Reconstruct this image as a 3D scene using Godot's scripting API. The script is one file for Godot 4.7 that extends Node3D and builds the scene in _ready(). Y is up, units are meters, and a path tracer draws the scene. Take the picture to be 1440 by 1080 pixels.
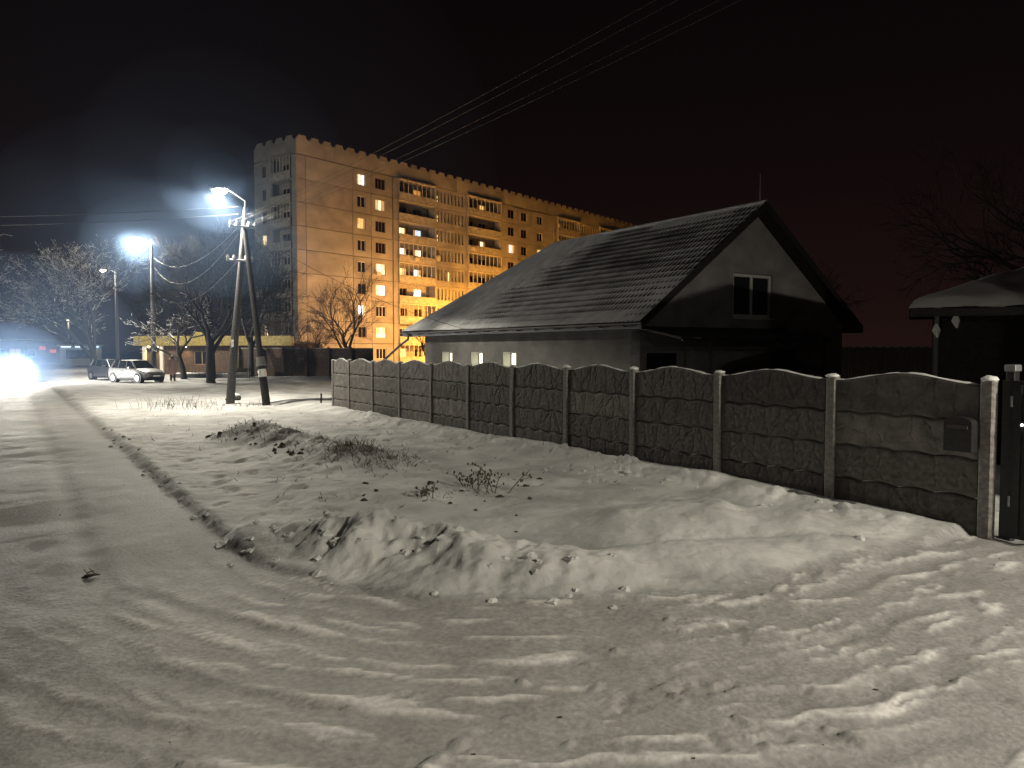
extends Node3D
# ---------------------------------------------------------------- street frame: p runs to the right of the street, s along it
const SA := 0.5417
const CA := 0.8406
const STREET := 0.5724          # turn of the street about y
const WHITE_LAMP := Color(1.0, 0.967, 0.89)
const SODIUM := Color(1.0, 0.66, 0.24)
const SODIUM_PALE := Color(1.0, 0.74, 0.47)
var rng := RandomNumberGenerator.new()
var M := {}
var taken := {}

func _ready() -> void:
	# ------------------------------------------------ camera, night sky, exposure
	var cam := Camera3D.new()
	cam.name = "camera"
	cam.fov = 53.08
	cam.position = Vector3(0, 2.2, 0)
	cam.rotation_degrees = Vector3(-2.54, 0, 0)
	cam.far = 2000.0
	add_child(cam)
	cam.current = true
	var env := Environment.new()
	env.tonemap_mode = Environment.TONE_MAPPER_LINEAR
	env.tonemap_exposure = 1.0
	env.background_mode = Environment.BG_SKY
	var sky := Sky.new()
	var sm := ProceduralSkyMaterial.new()
	sm.sky_top_color = Color8(7, 5, 6)
	sm.sky_horizon_color = Color8(31, 18, 16)
	sm.sky_curve = 0.12
	sm.ground_horizon_color = Color8(30, 19, 17)
	sm.ground_bottom_color = Color8(8, 7, 7)
	sky.sky_material = sm
	env.sky = sky
	env.volumetric_fog_enabled = true
	env.volumetric_fog_density = 0.0
	env.sdfgi_enabled = true; env.ssao_enabled = true; env.ssil_enabled = true
	var we := WorldEnvironment.new()
	we.name = "environment"
	we.environment = env
	add_child(we)
	# ------------------------------------------------ large structure
	materials()
	terrain()
	fence()
	house()
	outbuilding()
	shading_house()
	added_fence()
	apartment()
	shop()
	# ------------------------------------------------ lamps and the overhead line
	var foot := gp(-11.05, 30.0)
	var tip := Vector3(-10.3, 7.7, -30.0)
	utility_pole(foot, tip, "leaning concrete utility pole with brace and bright white lamp beside the verge", Vector3(-11.15, 8.3, -29.6), 175.0, gp(-9.4, 29.4))
	var foot2 := at_ps(7.2, -13.0)
	utility_pole(foot2, foot2 + Vector3(0, 7.6, 0), "upright concrete utility pole that carries the street wires onward", Vector3.ZERO, 0.0, Vector3.ZERO, false)
	lamp_post(at_ps(10.3, -9.0), 8.8, at_ps(-0.5, 0.0), "street lamp in the side street beyond the neighbouring house", M.lamp_face, 690.0, WHITE_LAMP, "street lamps", 1.0, 0.02)
	lamp_post(at_ps(-4.0, -22.0), 7.6, at_ps(0.8, 0.0), "street lamp across the road further along the street", M.lamp_face, 200.0, WHITE_LAMP)
	var lamp2 := gp(-27.0, 58.0)
	lamp_post(lamp2, 9.9, Vector3(-0.9, 0.25, 0.2), "tall concrete street lamp shining white behind the parked car", M.lamp_face, 330.0, WHITE_LAMP, "street lamps", 1.0, 1.0, Vector3.UP)
	lamp_post(gp(-41.0, 80.0), 10.0, Vector3(-1.0, 0.1, 0.3), "street lamp whose lantern shows through the snowy tree", M.lamp_far, 60.0, WHITE_LAMP, "street lamps", 1.0, 1.0)
	lamp_post(gp(-68.5, 119.0), 6.4, Vector3(0.3, 0.1, 0.6), "far warm street lamp at the end of the road", M.lamp_far, 20.0, Color(1.0, 0.93, 0.78))
	var blk := Transform3D(Basis(Vector3.UP, deg_to_rad(52.5)), Vector3(-27.2, 0, -98.0))
	for q in [[12.0, 16.0, 480.0, SODIUM_PALE], [27.0, 8.5, 600.0, SODIUM], [50.0, 10.0, 580.0, SODIUM]]:
		lamp_post(blk * Vector3(q[0], 0, q[1]), 6.6, blk.basis * Vector3(0, 0.1, -0.8), "%s street lamp in front of the apartment block facade" % ["pale orange sodium", "deep orange sodium", "outlying orange sodium"][int(q[0]) / 25], M.lamp_sodium, q[2], q[3], "sodium street lamps by the apartment block", 1.0, 0.9)
	var rearm := foot2 + Vector3(0, 6.84, 0)
	for k in 4:
		var off := at_ps([-0.45, -0.22, 0.22, 0.45][k], 0.0)
		wire(tip * Vector3(1, 0, 1) + Vector3(-0.075, 7.1, 0.14) + off, rearm + off + Vector3(0, 0.2, 0.14), 0.5, "bare overhead wire above the verge, on the %s insulator of the leaning pole" % ["road side end", "road side inner", "fence side inner", "fence side end"][k])
	for k in 2:
		wire(Vector3(-10.6, 7.75 - 0.3 * k, -30.0), Vector3(-44.0, 9.6 - 0.5 * k, -40.0), 0.5, "%s overhead wire crossing the road from the leaning pole" % ["upper", "lower"][k], 0.009)
		wire(Vector3(-10.6, 6.95 - 0.25 * k, -30.0), lamp2 + Vector3(0.12, 9.1 - 0.7 * k, 0), 1.1 + 0.5 * k, "%s sagging wire between the leaning pole and the tall street lamp" % ["topmost", "second"][k], 0.009)
	wire(Vector3(-10.6, 5.7, -30.0), lamp2 + Vector3(0.12, 6.6, 0), 1.3, "lowest sagging cable between the leaning pole and the tall street lamp", 0.007)
	wire(Vector3(-10.4, 6.9, -30.0), at_ps(15.3, 24.9, 2.7), 0.5, "service cable from the leaning pole down to the house eave", 0.007)
	wire(Vector3(-10.35, 5.75, -30.0), Vector3(-26.7, 17.0, -98.6), 1.0, "cable from the leaning pole up to the apartment block corner", 0.007)
	# added fog shells that imitate the glare of two lamps and the headlights
	glare_haze(Vector3(-11.15, 8.75, -29.6), 1.0, 2.2, 4, 0.028)
	glare_haze(Vector3(-28.1, 10.0, -58.0), 1.5, 2.6, 3, 0.02)
	glare_haze(Vector3(-31.6, 0.75, -48.6), 1.4, 2.4, 3, 0.08)
	# ------------------------------------------------ trees
	tree(gp(-39.0, 72.0), 1.6, 0.34, 4.2, 6, 3, "large bare tree with snow on its branches beside the road", true, 0.62, 0.05, Vector3(-0.1, 0, 0), M.bark_pale)
	tree(gp(-22.3, 57.0), 3.0, 0.3, 3.4, 6, 7, "dense dark bare tree beyond the bench", false, 0.7, 0.06)
	tree(gp(-19.6, 50.0), 2.6, 0.26, 3.0, 6, 8, "bare tree with forked dark trunk right behind the utility pole", false, 0.75, 0.04)
	tree(gp(-20.7, 61.0), 3.2, 0.24, 3.4, 5, 12, "thin bare tree in front of the brown garden wall", false, 0.65, 0.06)
	tree(gp(-23.9, 56.0), 1.7, 0.2, 2.2, 4, 15, "small crooked bare tree beside the person in pink", true, 0.9, 0.0, Vector3(-0.2, 0, 0))
	tree(gp(-15.4, 72.0), 1.8, 0.26, 3.4, 5, 17, "bare tree spreading before the orange lit facade", false, 0.75, 0.07)
	tree(gp(-18.6, 70.0), 0.9, 0.18, 2.0, 5, 18, "low forked bare tree at the end of the garden wall", false, 0.85, 0.03)
	tree(gp(-23.0, 76.0), 1.4, 0.2, 2.8, 5, 19, "bushy bare tree at the corner of the apartment block", false, 0.8, 0.05)
	tree(gp(-7.2, 66.0), 1.0, 0.14, 1.6, 4, 20, "slim bare tree between the house eave and the apartment block", false, 0.8, 0.05)
	tree(gp(-52.0, 68.0), 3.0, 0.35, 4.6, 5, 23, "tall bare tree at the left side of the road", true, 0.75, 0.04, Vector3.ZERO, M.bark_pale)
	tree(gp(-61.0, 84.0), 3.0, 0.35, 4.8, 5, 24, "tall bare tree beyond the oncoming car", true, 0.8, 0.04, Vector3.ZERO, M.bark_pale)
	tree(gp(-45.0, 96.0), 3.0, 0.3, 4.2, 5, 25, "bare tree near the far kiosk", false, 0.8, 0.04)
	tree(gp(24.0, 34.0), 3.4, 0.3, 3.4, 5, 26, "dark bare tree behind the outbuilding roof", false, 0.8, 0.04, Vector3.ZERO, M.bark_shaded)
	tree(gp(16.0, 43.5), 1.8, 0.2, 2.2, 5, 32, "low dark bare tree behind the plank fence", false, 0.9, 0.02, Vector3.ZERO, M.bark_shaded)
	# ------------------------------------------------ vehicles and people
	car(gp(-24.9, 51.0), deg_to_rad(-29.0), "silver white hatchback parked on the snow beneath the tall street lamp", M.car_white, false)
	car(gp(-28.6, 55.0), deg_to_rad(-33.0), "dark low car parked behind the silver white hatchback", M.car_dark, false)
	var onc := car(gp(-32.9, 50.6), deg_to_rad(-56.5), "oncoming car with dazzling headlights on the snowy road", M.car_dark, true)
	headlight_beam(onc, 180.0)
	person()
	# ------------------------------------------------ small things
	small_things()

class MB:
	var v := PackedVector3Array()
	var n := PackedVector3Array()
	var c := PackedColorArray()
	var ix := PackedInt32Array()
	var col := Color(1, 1, 1)
	func vert(p: Vector3, nn: Vector3) -> int:
		v.append(p); n.append(nn); c.append(col)
		return v.size() - 1
	func tri(a: Vector3, b: Vector3, d: Vector3) -> void:      # corners counter-clockwise seen from outside
		var nn := (b - a).cross(d - a).normalized()
		var i := vert(a, nn); vert(b, nn); vert(d, nn)
		ix.append_array(PackedInt32Array([i, i + 2, i + 1]))
	func quad(a: Vector3, b: Vector3, d: Vector3, e: Vector3) -> void:
		var nn := (d - a).cross(e - b).normalized()
		var i := vert(a, nn); vert(b, nn); vert(d, nn); vert(e, nn)
		ix.append_array(PackedInt32Array([i, i + 2, i + 1, i, i + 3, i + 2]))
	func box(lo: Vector3, hi: Vector3) -> void:
		hexa([Vector3(lo.x, lo.y, hi.z), Vector3(hi.x, lo.y, hi.z), Vector3(hi.x, lo.y, lo.z), Vector3(lo.x, lo.y, lo.z),
			Vector3(lo.x, hi.y, hi.z), Vector3(hi.x, hi.y, hi.z), Vector3(hi.x, hi.y, lo.z), Vector3(lo.x, hi.y, lo.z)])
	func hexa(q: Array) -> void:      # bottom ring of four then top ring of four, counter-clockwise from above
		quad(q[0], q[3], q[2], q[1]); quad(q[4], q[5], q[6], q[7])
		for i in 4:
			var j := (i + 1) % 4
			quad(q[i], q[j], q[4 + j], q[4 + i])
	func bevel_box(lo: Vector3, hi: Vector3, b: float) -> void:   # box with chamfered edges
		var m := [[lo.x, lo.x + b, hi.x - b, hi.x], [lo.y, lo.y + b, hi.y - b, hi.y], [lo.z, lo.z + b, hi.z - b, hi.z]]
		quad(Vector3(m[0][1], hi.y, m[2][2]), Vector3(m[0][2], hi.y, m[2][2]), Vector3(m[0][2], hi.y, m[2][1]), Vector3(m[0][1], hi.y, m[2][1]))
		quad(Vector3(m[0][1], lo.y, m[2][1]), Vector3(m[0][2], lo.y, m[2][1]), Vector3(m[0][2], lo.y, m[2][2]), Vector3(m[0][1], lo.y, m[2][2]))
		# eight-sided rings
		var r8 := func(y: float, inset: float) -> Array:
			var x0: float = lo.x + inset; var x1: float = hi.x - inset; var z0: float = lo.z + inset; var z1: float = hi.z - inset
			var k: float = b if inset == 0.0 else 0.0001
			return [Vector3(x0 + k, y, z1), Vector3(x1 - k, y, z1), Vector3(x1, y, z1 - k), Vector3(x1, y, z0 + k), Vector3(x1 - k, y, z0), Vector3(x0 + k, y, z0), Vector3(x0, y, z0 + k), Vector3(x0, y, z1 - k)]
		var rs := [r8.call(lo.y, b), r8.call(lo.y + b, 0.0), r8.call(hi.y - b, 0.0), r8.call(hi.y, b)]
		for k in 3:
			for i in 8:
				var j := (i + 1) % 8
				quad(rs[k][i], rs[k][j], rs[k + 1][j], rs[k + 1][i])
	func tube(pts: Array, radii: Array, sides: int, cap := true) -> void:
		var first := -1
		var up := Vector3.UP
		for i in pts.size():
			var d: Vector3 = (pts[mini(i + 1, pts.size() - 1)] - pts[maxi(i - 1, 0)])
			d = d.normalized() if d.length() > 1e-6 else Vector3.UP
			if i == 0:
				up = Vector3.RIGHT if absf(d.y) > 0.9 else Vector3.UP
			var a := d.cross(up).normalized()
			var b := a.cross(d).normalized()
			up = b
			for k in sides:
				var t := TAU * k / sides
				var o := a * cos(t) + b * sin(t)
				var id := vert(pts[i] + o * float(radii[i]), o)
				if first < 0: first = id
			if i > 0:
				var r0 := first + (i - 1) * sides
				var r1 := first + i * sides
				for k in sides:
					var k2 := (k + 1) % sides
					ix.append_array(PackedInt32Array([r0 + k, r1 + k2, r1 + k, r0 + k, r0 + k2, r1 + k2]))
		if cap:
			for e in [0, pts.size() - 1]:
				var d2: Vector3 = (pts[1] - pts[0]).normalized() * -1.0 if e == 0 else (pts[e] - pts[e - 1]).normalized()
				var r: int = first + int(e) * sides
				var base := v.size()
				for k in sides: vert(v[r + k], d2)
				for k in range(1, sides - 1):
					if e == 0: ix.append_array(PackedInt32Array([base, base + k + 1, base + k]))
					else: ix.append_array(PackedInt32Array([base, base + k, base + k + 1]))
	func disc_solid(at: Vector3, axis: Vector3, r: float, half: float, sides := 20, bev := 0.0) -> void:
		axis = axis.normalized()
		if bev > 0.0:
			tube([at - axis * half, at - axis * (half - 0.001), at - axis * (half - bev), at + axis * (half - bev), at + axis * (half - 0.001), at + axis * half], [r - bev, r - bev, r, r, r - bev, r - bev], sides)
		else:
			tube([at - axis * half, at + axis * half], [r, r], sides)
	func blob(at: Vector3, r: Vector3, sg: int, noise: FastNoiseLite, amp: float, nf := 1.0) -> void:
		var rows := sg; var cols := sg * 2
		var base := v.size()
		for i in rows + 1:
			var th := PI * i / rows
			for j in cols:
				var ph := TAU * j / cols
				var o := Vector3(sin(th) * cos(ph), cos(th), sin(th) * sin(ph))
				var k := 1.0 + (amp * noise.get_noise_3dv((at + o * r) * nf) if noise else 0.0)
				vert(at + o * r * k, (o / r).normalized())
		for i in rows:
			for j in cols:
				var a := base + i * cols + j; var b := base + i * cols + (j + 1) % cols
				ix.append_array(PackedInt32Array([a, b + cols, b, a, a + cols, b + cols]))
	func rock(at: Vector3, r: Vector3, g: RandomNumberGenerator) -> void:       # broken lump with flat faces
		var q := []
		for i in 4:
			var th := PI * (i + 0.5) / 4.0
			for j in 6:
				var ph := TAU * (j + 0.5 * (i % 2)) / 6.0
				q.append(at + Vector3(sin(th) * cos(ph), cos(th), sin(th) * sin(ph)) * r * g.randf_range(0.65, 1.3))
		for i in 3:
			for j in 6:
				var a: Vector3 = q[i * 6 + j]; var b: Vector3 = q[i * 6 + (j + 1) % 6]
				var c2: Vector3 = q[(i + 1) * 6 + j]; var d: Vector3 = q[(i + 1) * 6 + (j + 1) % 6]
				tri(a, b, d); tri(a, d, c2)
		for j in range(1, 5):
			tri(q[0], q[j + 1], q[j]); tri(q[18], q[18 + j], q[19 + j])
	func smooth() -> void:       # recompute normals from faces that share a vertex index
		for i in n.size(): n[i] = Vector3.ZERO
		for t in range(0, ix.size(), 3):
			var a := ix[t]; var b := ix[t + 1]; var d := ix[t + 2]
			var f := (v[d] - v[a]).cross(v[b] - v[a])
			n[a] += f; n[b] += f; n[d] += f
		for i in n.size(): n[i] = n[i].normalized() if n[i].length_squared() > 1e-20 else Vector3.UP
	func mesh() -> ArrayMesh:
		var m := ArrayMesh.new()
		var a := []
		a.resize(Mesh.ARRAY_MAX)
		a[Mesh.ARRAY_VERTEX] = v; a[Mesh.ARRAY_NORMAL] = n; a[Mesh.ARRAY_COLOR] = c; a[Mesh.ARRAY_INDEX] = ix
		m.add_surface_from_arrays(Mesh.PRIMITIVE_TRIANGLES, a)
		return m

# ---------------------------------------------------------------- naming and tagging
func numbered(called: String) -> String:
	if not taken.has(called):
		taken[called] = 0
		return called
	taken[called] += 1
	return "%s_%03d" % [called, taken[called]]
func tag(o: Node, label: String, category := "", group := "", kind := "") -> Node:
	o.set_meta("label", label)
	if category: o.set_meta("category", category)
	if group: o.set_meta("group", group)
	if kind: o.set_meta("kind", kind)
	return o
func thing(called: String, label: String, category: String, at := Vector3.ZERO, turn := 0.0, group := "") -> Node3D:
	var o := Node3D.new()
	o.name = numbered(called)
	add_child(o)
	o.position = at
	o.rotation.y = turn
	tag(o, label, category, group)
	return o
func obj(called: String, what, m: Material, parent: Node = null) -> MeshInstance3D:
	var o := MeshInstance3D.new()
	o.mesh = what.mesh() if what is MB else what
	o.material_override = m
	o.cast_shadow = GeometryInstance3D.SHADOW_CASTING_SETTING_ON
	if parent == null:
		o.name = numbered(called)
		add_child(o)
	else:
		o.name = called
		parent.add_child(o, true)
	return o
func structure(called: String, what, m: Material, label := "") -> MeshInstance3D:
	var o := obj(called, what, m)
	o.set_meta("kind", "structure")
	if label: o.set_meta("label", label)
	return o
func bx(lo: Vector3, hi: Vector3) -> MB:
	var b := MB.new(); b.box(lo, hi); return b
func bbx(lo: Vector3, hi: Vector3, bev: float) -> MB:
	var b := MB.new(); b.bevel_box(lo, hi, bev); return b
func tb(pts: Array, radii: Array, sides := 8) -> MB:
	var b := MB.new(); b.tube(pts, radii, sides); return b
func at_ps(p: float, s: float, y := 0.0) -> Vector3:
	return Vector3(CA * p - SA * s, y, -(SA * p + CA * s))
func gp(x: float, d: float, lift := 0.0) -> Vector3:         # a point on the ground d metres ahead
	return Vector3(x, height(x, d) + lift, -d)

# ---------------------------------------------------------------- materials
func noise(sd: int, freq: float, type := FastNoiseLite.TYPE_SIMPLEX_SMOOTH, oct := 4) -> FastNoiseLite:
	var f := FastNoiseLite.new()
	f.seed = sd; f.frequency = freq; f.noise_type = type
	f.fractal_octaves = oct
	if oct <= 1: f.fractal_type = FastNoiseLite.FRACTAL_NONE
	return f
func grain(sd: int, freq: float, lo: float, hi: float, oct := 5, size := 512) -> ImageTexture:
	var im := noise(sd, freq, FastNoiseLite.TYPE_SIMPLEX_SMOOTH, oct).get_seamless_image(size, size)
	im.convert(Image.FORMAT_L8)
	var data := im.get_data()
	for i in data.size(): data[i] = int(255.0 * (lo + (hi - lo) * data[i] / 255.0))
	var out := Image.create_from_data(size, size, false, Image.FORMAT_L8, data)
	return ImageTexture.create_from_image(out)
func bumps(sd: int, freq: float, strength: float, oct := 4, size := 512, type := FastNoiseLite.TYPE_SIMPLEX_SMOOTH) -> ImageTexture:
	var im := noise(sd, freq, type, oct).get_seamless_image(size, size)
	im.convert(Image.FORMAT_RGBA8)
	im.bump_map_to_normal_map(strength)
	return ImageTexture.create_from_image(im)
func lin(r: float, g: float, b: float) -> Color:
	return Color(r, g, b).linear_to_srgb()
func mat(color: Color, rough := 0.8, tex: Texture2D = null, scale := 0.5, nrm: Texture2D = null, nscale := 1.0) -> StandardMaterial3D:
	var m := StandardMaterial3D.new()
	m.albedo_color = color
	m.roughness = rough
	if tex:
		m.albedo_texture = tex
	if nrm:
		m.normal_enabled = true
		m.normal_texture = nrm
		m.normal_scale = nscale
	if tex or nrm:
		m.uv1_triplanar = true
		m.uv1_world_triplanar = true
		m.uv1_scale = Vector3.ONE * scale
	return m
func glow(color: Color, energy: float) -> StandardMaterial3D:
	var m := mat(Color(0.8, 0.8, 0.8), 0.6)
	m.emission_enabled = true
	m.emission = color
	m.emission_energy_multiplier = energy
	return m
func materials() -> void:
	var g1 := grain(11, 0.012, 0.62, 1.0)
	var g2 := grain(12, 0.03, 0.55, 1.0)
	var g3 := grain(13, 0.006, 0.7, 1.0)
	var b1 := bumps(21, 0.05, 3.0)
	var b2 := bumps(22, 0.02, 4.0)
	M.b1 = b1; M.b2 = b2; M.g1 = g1
	M.snow = mat(Color.WHITE, 0.75, g3, 0.21, b1, 0.55); M.snow.vertex_color_use_as_albedo = true
	M.road = mat(Color.WHITE, 0.7, grain(14, 0.04, 0.8, 1.0), 0.7, b1, 0.4); M.road.vertex_color_use_as_albedo = true
	M.cap = mat(lin(0.62, 0.62, 0.61), 0.75, null, 1.0, b2, 0.6)
	M.roof_snow = mat(lin(0.6, 0.6, 0.6), 0.8, g3, 0.4, b1, 0.6)
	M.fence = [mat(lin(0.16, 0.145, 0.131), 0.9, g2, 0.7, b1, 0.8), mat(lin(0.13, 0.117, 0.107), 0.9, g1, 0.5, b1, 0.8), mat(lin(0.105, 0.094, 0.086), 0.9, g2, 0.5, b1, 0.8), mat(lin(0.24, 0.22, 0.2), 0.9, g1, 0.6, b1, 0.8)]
	M.post = mat(lin(0.33, 0.31, 0.285), 0.88, g2, 0.9, b1, 0.7)
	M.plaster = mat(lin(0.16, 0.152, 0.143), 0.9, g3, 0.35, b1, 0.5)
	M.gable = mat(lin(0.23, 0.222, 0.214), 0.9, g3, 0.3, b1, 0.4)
	M.tile = mat(lin(0.045, 0.04, 0.04), 0.5, g2, 0.5)
	M.dark_metal = mat(lin(0.03, 0.028, 0.028), 0.45, g2, 0.8)
	M.pipe = mat(lin(0.05, 0.04, 0.035), 0.4)
	M.white_frame = mat(lin(0.36, 0.36, 0.345), 0.5)
	M.glass = mat(lin(0.012, 0.013, 0.016), 0.08)
	M.panel = [mat(lin(0.4, 0.38, 0.34), 0.9, g3, 0.1, b2, 0.12), mat(lin(0.365, 0.345, 0.315), 0.9, g3, 0.13, b2, 0.12), mat(lin(0.43, 0.41, 0.37), 0.9, g3, 0.08, b2, 0.12)]
	M.joint = mat(lin(0.1, 0.09, 0.085), 0.95)
	M.balcony = mat(lin(0.5, 0.48, 0.43), 0.9, g1, 0.2)
	M.inner = mat(lin(0.46, 0.44, 0.395), 0.95, g2, 0.2)
	M.frame_brown = mat(lin(0.16, 0.1, 0.06), 0.6)
	M.frame_pale = mat(lin(0.5, 0.47, 0.42), 0.6)
	M.lit_warm = glow(Color(1.0, 0.86, 0.55), 1.6)
	M.lit_white = glow(Color(1.0, 0.96, 0.82), 2.0)
	M.lit_cold = glow(Color(0.86, 0.95, 1.0), 1.9)
	M.lit_amber = glow(Color(1.0, 0.66, 0.25), 0.8)
	M.lit_dim = glow(Color(0.95, 0.75, 0.45), 0.25)
	M.curtain = [glow(Color(1.0, 0.72, 0.4), 0.45), glow(Color(0.95, 0.8, 0.6), 0.7), glow(Color(1.0, 0.6, 0.3), 0.3)]
	lit_kinds = {"lit_warm": [M.lit_warm, glow(Color(1.0, 0.8, 0.45), 1.1), glow(Color(1.0, 0.9, 0.66), 1.9)], "lit_white": [M.lit_white, glow(Color(1.0, 0.9, 0.7), 1.5), glow(Color(0.95, 0.97, 1.0), 1.7)],
		"lit_cold": [M.lit_cold, glow(Color(0.8, 0.9, 1.0), 1.3), glow(Color(0.95, 0.9, 1.0), 1.6)], "lit_amber": [M.lit_amber, M.lit_amber, M.lit_amber], "lit_dim": [M.lit_dim, M.lit_dim, M.lit_dim]}
	M.lit_house = glow(Color(1.0, 0.97, 0.8), 3.0)
	M.pole_concrete = mat(lin(0.13, 0.125, 0.118), 0.9, g2, 0.8, b1, 0.7)
	M.concrete = mat(lin(0.3, 0.29, 0.27), 0.9, g2, 0.8, b1, 0.7)
	M.pole_wood = mat(lin(0.035, 0.03, 0.026), 0.9, g2, 1.2, b1, 0.9)
	M.galv = mat(lin(0.3, 0.31, 0.32), 0.45); M.galv.metallic = 0.6
	M.porcelain = mat(lin(0.75, 0.75, 0.72), 0.25)
	M.wire = mat(lin(0.025, 0.025, 0.027), 0.6)
	M.lamp_face = glow(Color(0.93, 0.97, 1.0), 30.0)
	M.lamp_far = glow(Color(1.0, 0.94, 0.75), 8.0)
	M.lamp_sodium = glow(Color(1.0, 0.62, 0.18), 12.0)
	M.bark = mat(lin(0.05, 0.042, 0.036), 0.95, g2, 1.0, b1, 1.0)
	M.bark_pale = mat(lin(0.06, 0.048, 0.038), 0.95, g2, 1.0, b1, 1.0)
	M.bark_shaded = mat(lin(0.014, 0.012, 0.011), 0.95)  # darker copy of the bark: dimness of the right-hand trees put into colour
	M.dry = mat(lin(0.075, 0.058, 0.04), 0.95)
	M.earth = mat(lin(0.06, 0.05, 0.042), 0.95, g2, 1.0, b1, 1.0)
	M.brick_wall = mat(lin(0.11, 0.07, 0.045), 0.9, g2, 0.3, b1, 0.6)
	M.yellow = mat(lin(0.3, 0.225, 0.05), 0.55, g1, 0.5)
	M.car_white = mat(lin(0.27, 0.265, 0.255), 0.35, g1, 0.6); M.car_white.clearcoat_enabled = true; M.car_white.clearcoat = 0.4
	M.car_dark = mat(lin(0.03, 0.032, 0.04), 0.3); M.car_dark.clearcoat_enabled = true; M.car_dark.clearcoat = 0.5
	M.rubber = mat(lin(0.015, 0.015, 0.015), 0.85)
	M.rim = mat(lin(0.3, 0.3, 0.3), 0.4); M.rim.metallic = 0.7
	M.trim = mat(lin(0.02, 0.02, 0.02), 0.6)
	M.lens = mat(lin(0.5, 0.5, 0.5), 0.1)
	M.tail = mat(lin(0.3, 0.015, 0.012), 0.2)
	M.beam = glow(Color(1.0, 0.98, 0.9), 80.0)
	M.dark_wood = mat(lin(0.03, 0.026, 0.022), 0.9, g2, 0.5)
	M.wood = mat(lin(0.16, 0.12, 0.08), 0.8, g2, 0.8)

# ---------------------------------------------------------------- the lie of the land
var n_lo := noise(1, 0.16)
var n_mid := noise(2, 0.75)
var n_hi := noise(3, 3.2)
var n_lump := noise(4, 2.1, FastNoiseLite.TYPE_CELLULAR, 2)
var n_rut := noise(5, 1.0, FastNoiseLite.TYPE_SIMPLEX_SMOOTH, 3)
var n_edge := noise(6, 1.6, FastNoiseLite.TYPE_SIMPLEX_SMOOTH, 3)
var n_dirt := noise(7, 0.9, FastNoiseLite.TYPE_SIMPLEX_SMOOTH, 4)
# crest lines: x, distance, height, half width
var bank_left := [[-2.95, 8.9, 0.1, 0.3], [-2.3, 8.6, 0.25, 0.45], [-1.55, 8.1, 0.42, 0.55], [-0.85, 7.85, 0.38, 0.55], [-0.2, 7.6, 0.3, 0.6], [0.5, 7.4, 0.2, 0.55], [1.0, 7.35, 0.12, 0.4]]
var bank_right := [[1.1, 9.5, 0.12, 0.8], [1.75, 9.2, 0.36, 0.8], [2.5, 9.4, 0.34, 0.9], [3.2, 9.3, 0.28, 0.8], [3.9, 9.0, 0.12, 0.6]]
var bank_front := [[0.9, 7.55, 0.1, 0.35], [1.4, 7.8, 0.17, 0.5], [2.3, 8.0, 0.17, 0.5], [3.3, 8.3, 0.15, 0.45], [4.1, 8.6, 0.07, 0.4]]
var hillock := [[-6.6, 18.2, 0.1, 0.8], [-6.0, 17.6, 0.46, 0.75], [-5.2, 16.9, 0.38, 0.7], [-4.2, 16.0, 0.28, 0.7], [-3.2, 15.0, 0.26, 0.7], [-2.4, 14.3, 0.1, 0.7]]
func crest(line: Array, x: float, d: float) -> float:
	var best := 0.0
	for i in line.size() - 1:
		var a: Array = line[i]; var b: Array = line[i + 1]
		var ax: float = a[0]; var ad: float = a[1]
		var ex: float = float(b[0]) - ax; var ed: float = float(b[1]) - ad
		var t := clampf(((x - ax) * ex + (d - ad) * ed) / (ex * ex + ed * ed), 0.0, 1.0)
		var w: float = lerpf(a[3], b[3], t)
		var dx := x - ax - ex * t; var dd := d - ad - ed * t
		var q := (dx * dx + dd * dd) / (w * w)
		if q < 6.0: best = maxf(best, lerpf(a[2], b[2], t) * exp(-q))
	return best
func edge(p: float, s: float) -> float:       # distance inside the verge (negative on the road)
	var r := 3.6
	var qx := 2.0 + r - p; var qy := 4.75 + r - s
	if qx > 0.0 and qy > 0.0: return r - sqrt(qx * qx + qy * qy)
	return minf(p - 2.0, s - 4.75)
var last_bank := 0.0
var last_rut := 0.0
var last_hill := 0.0
var last_edge := 0.0
const TRACKS := [-0.5, -1.2, -2.05, -2.75, -3.3, -4.0, -4.7, -5.6]
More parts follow.
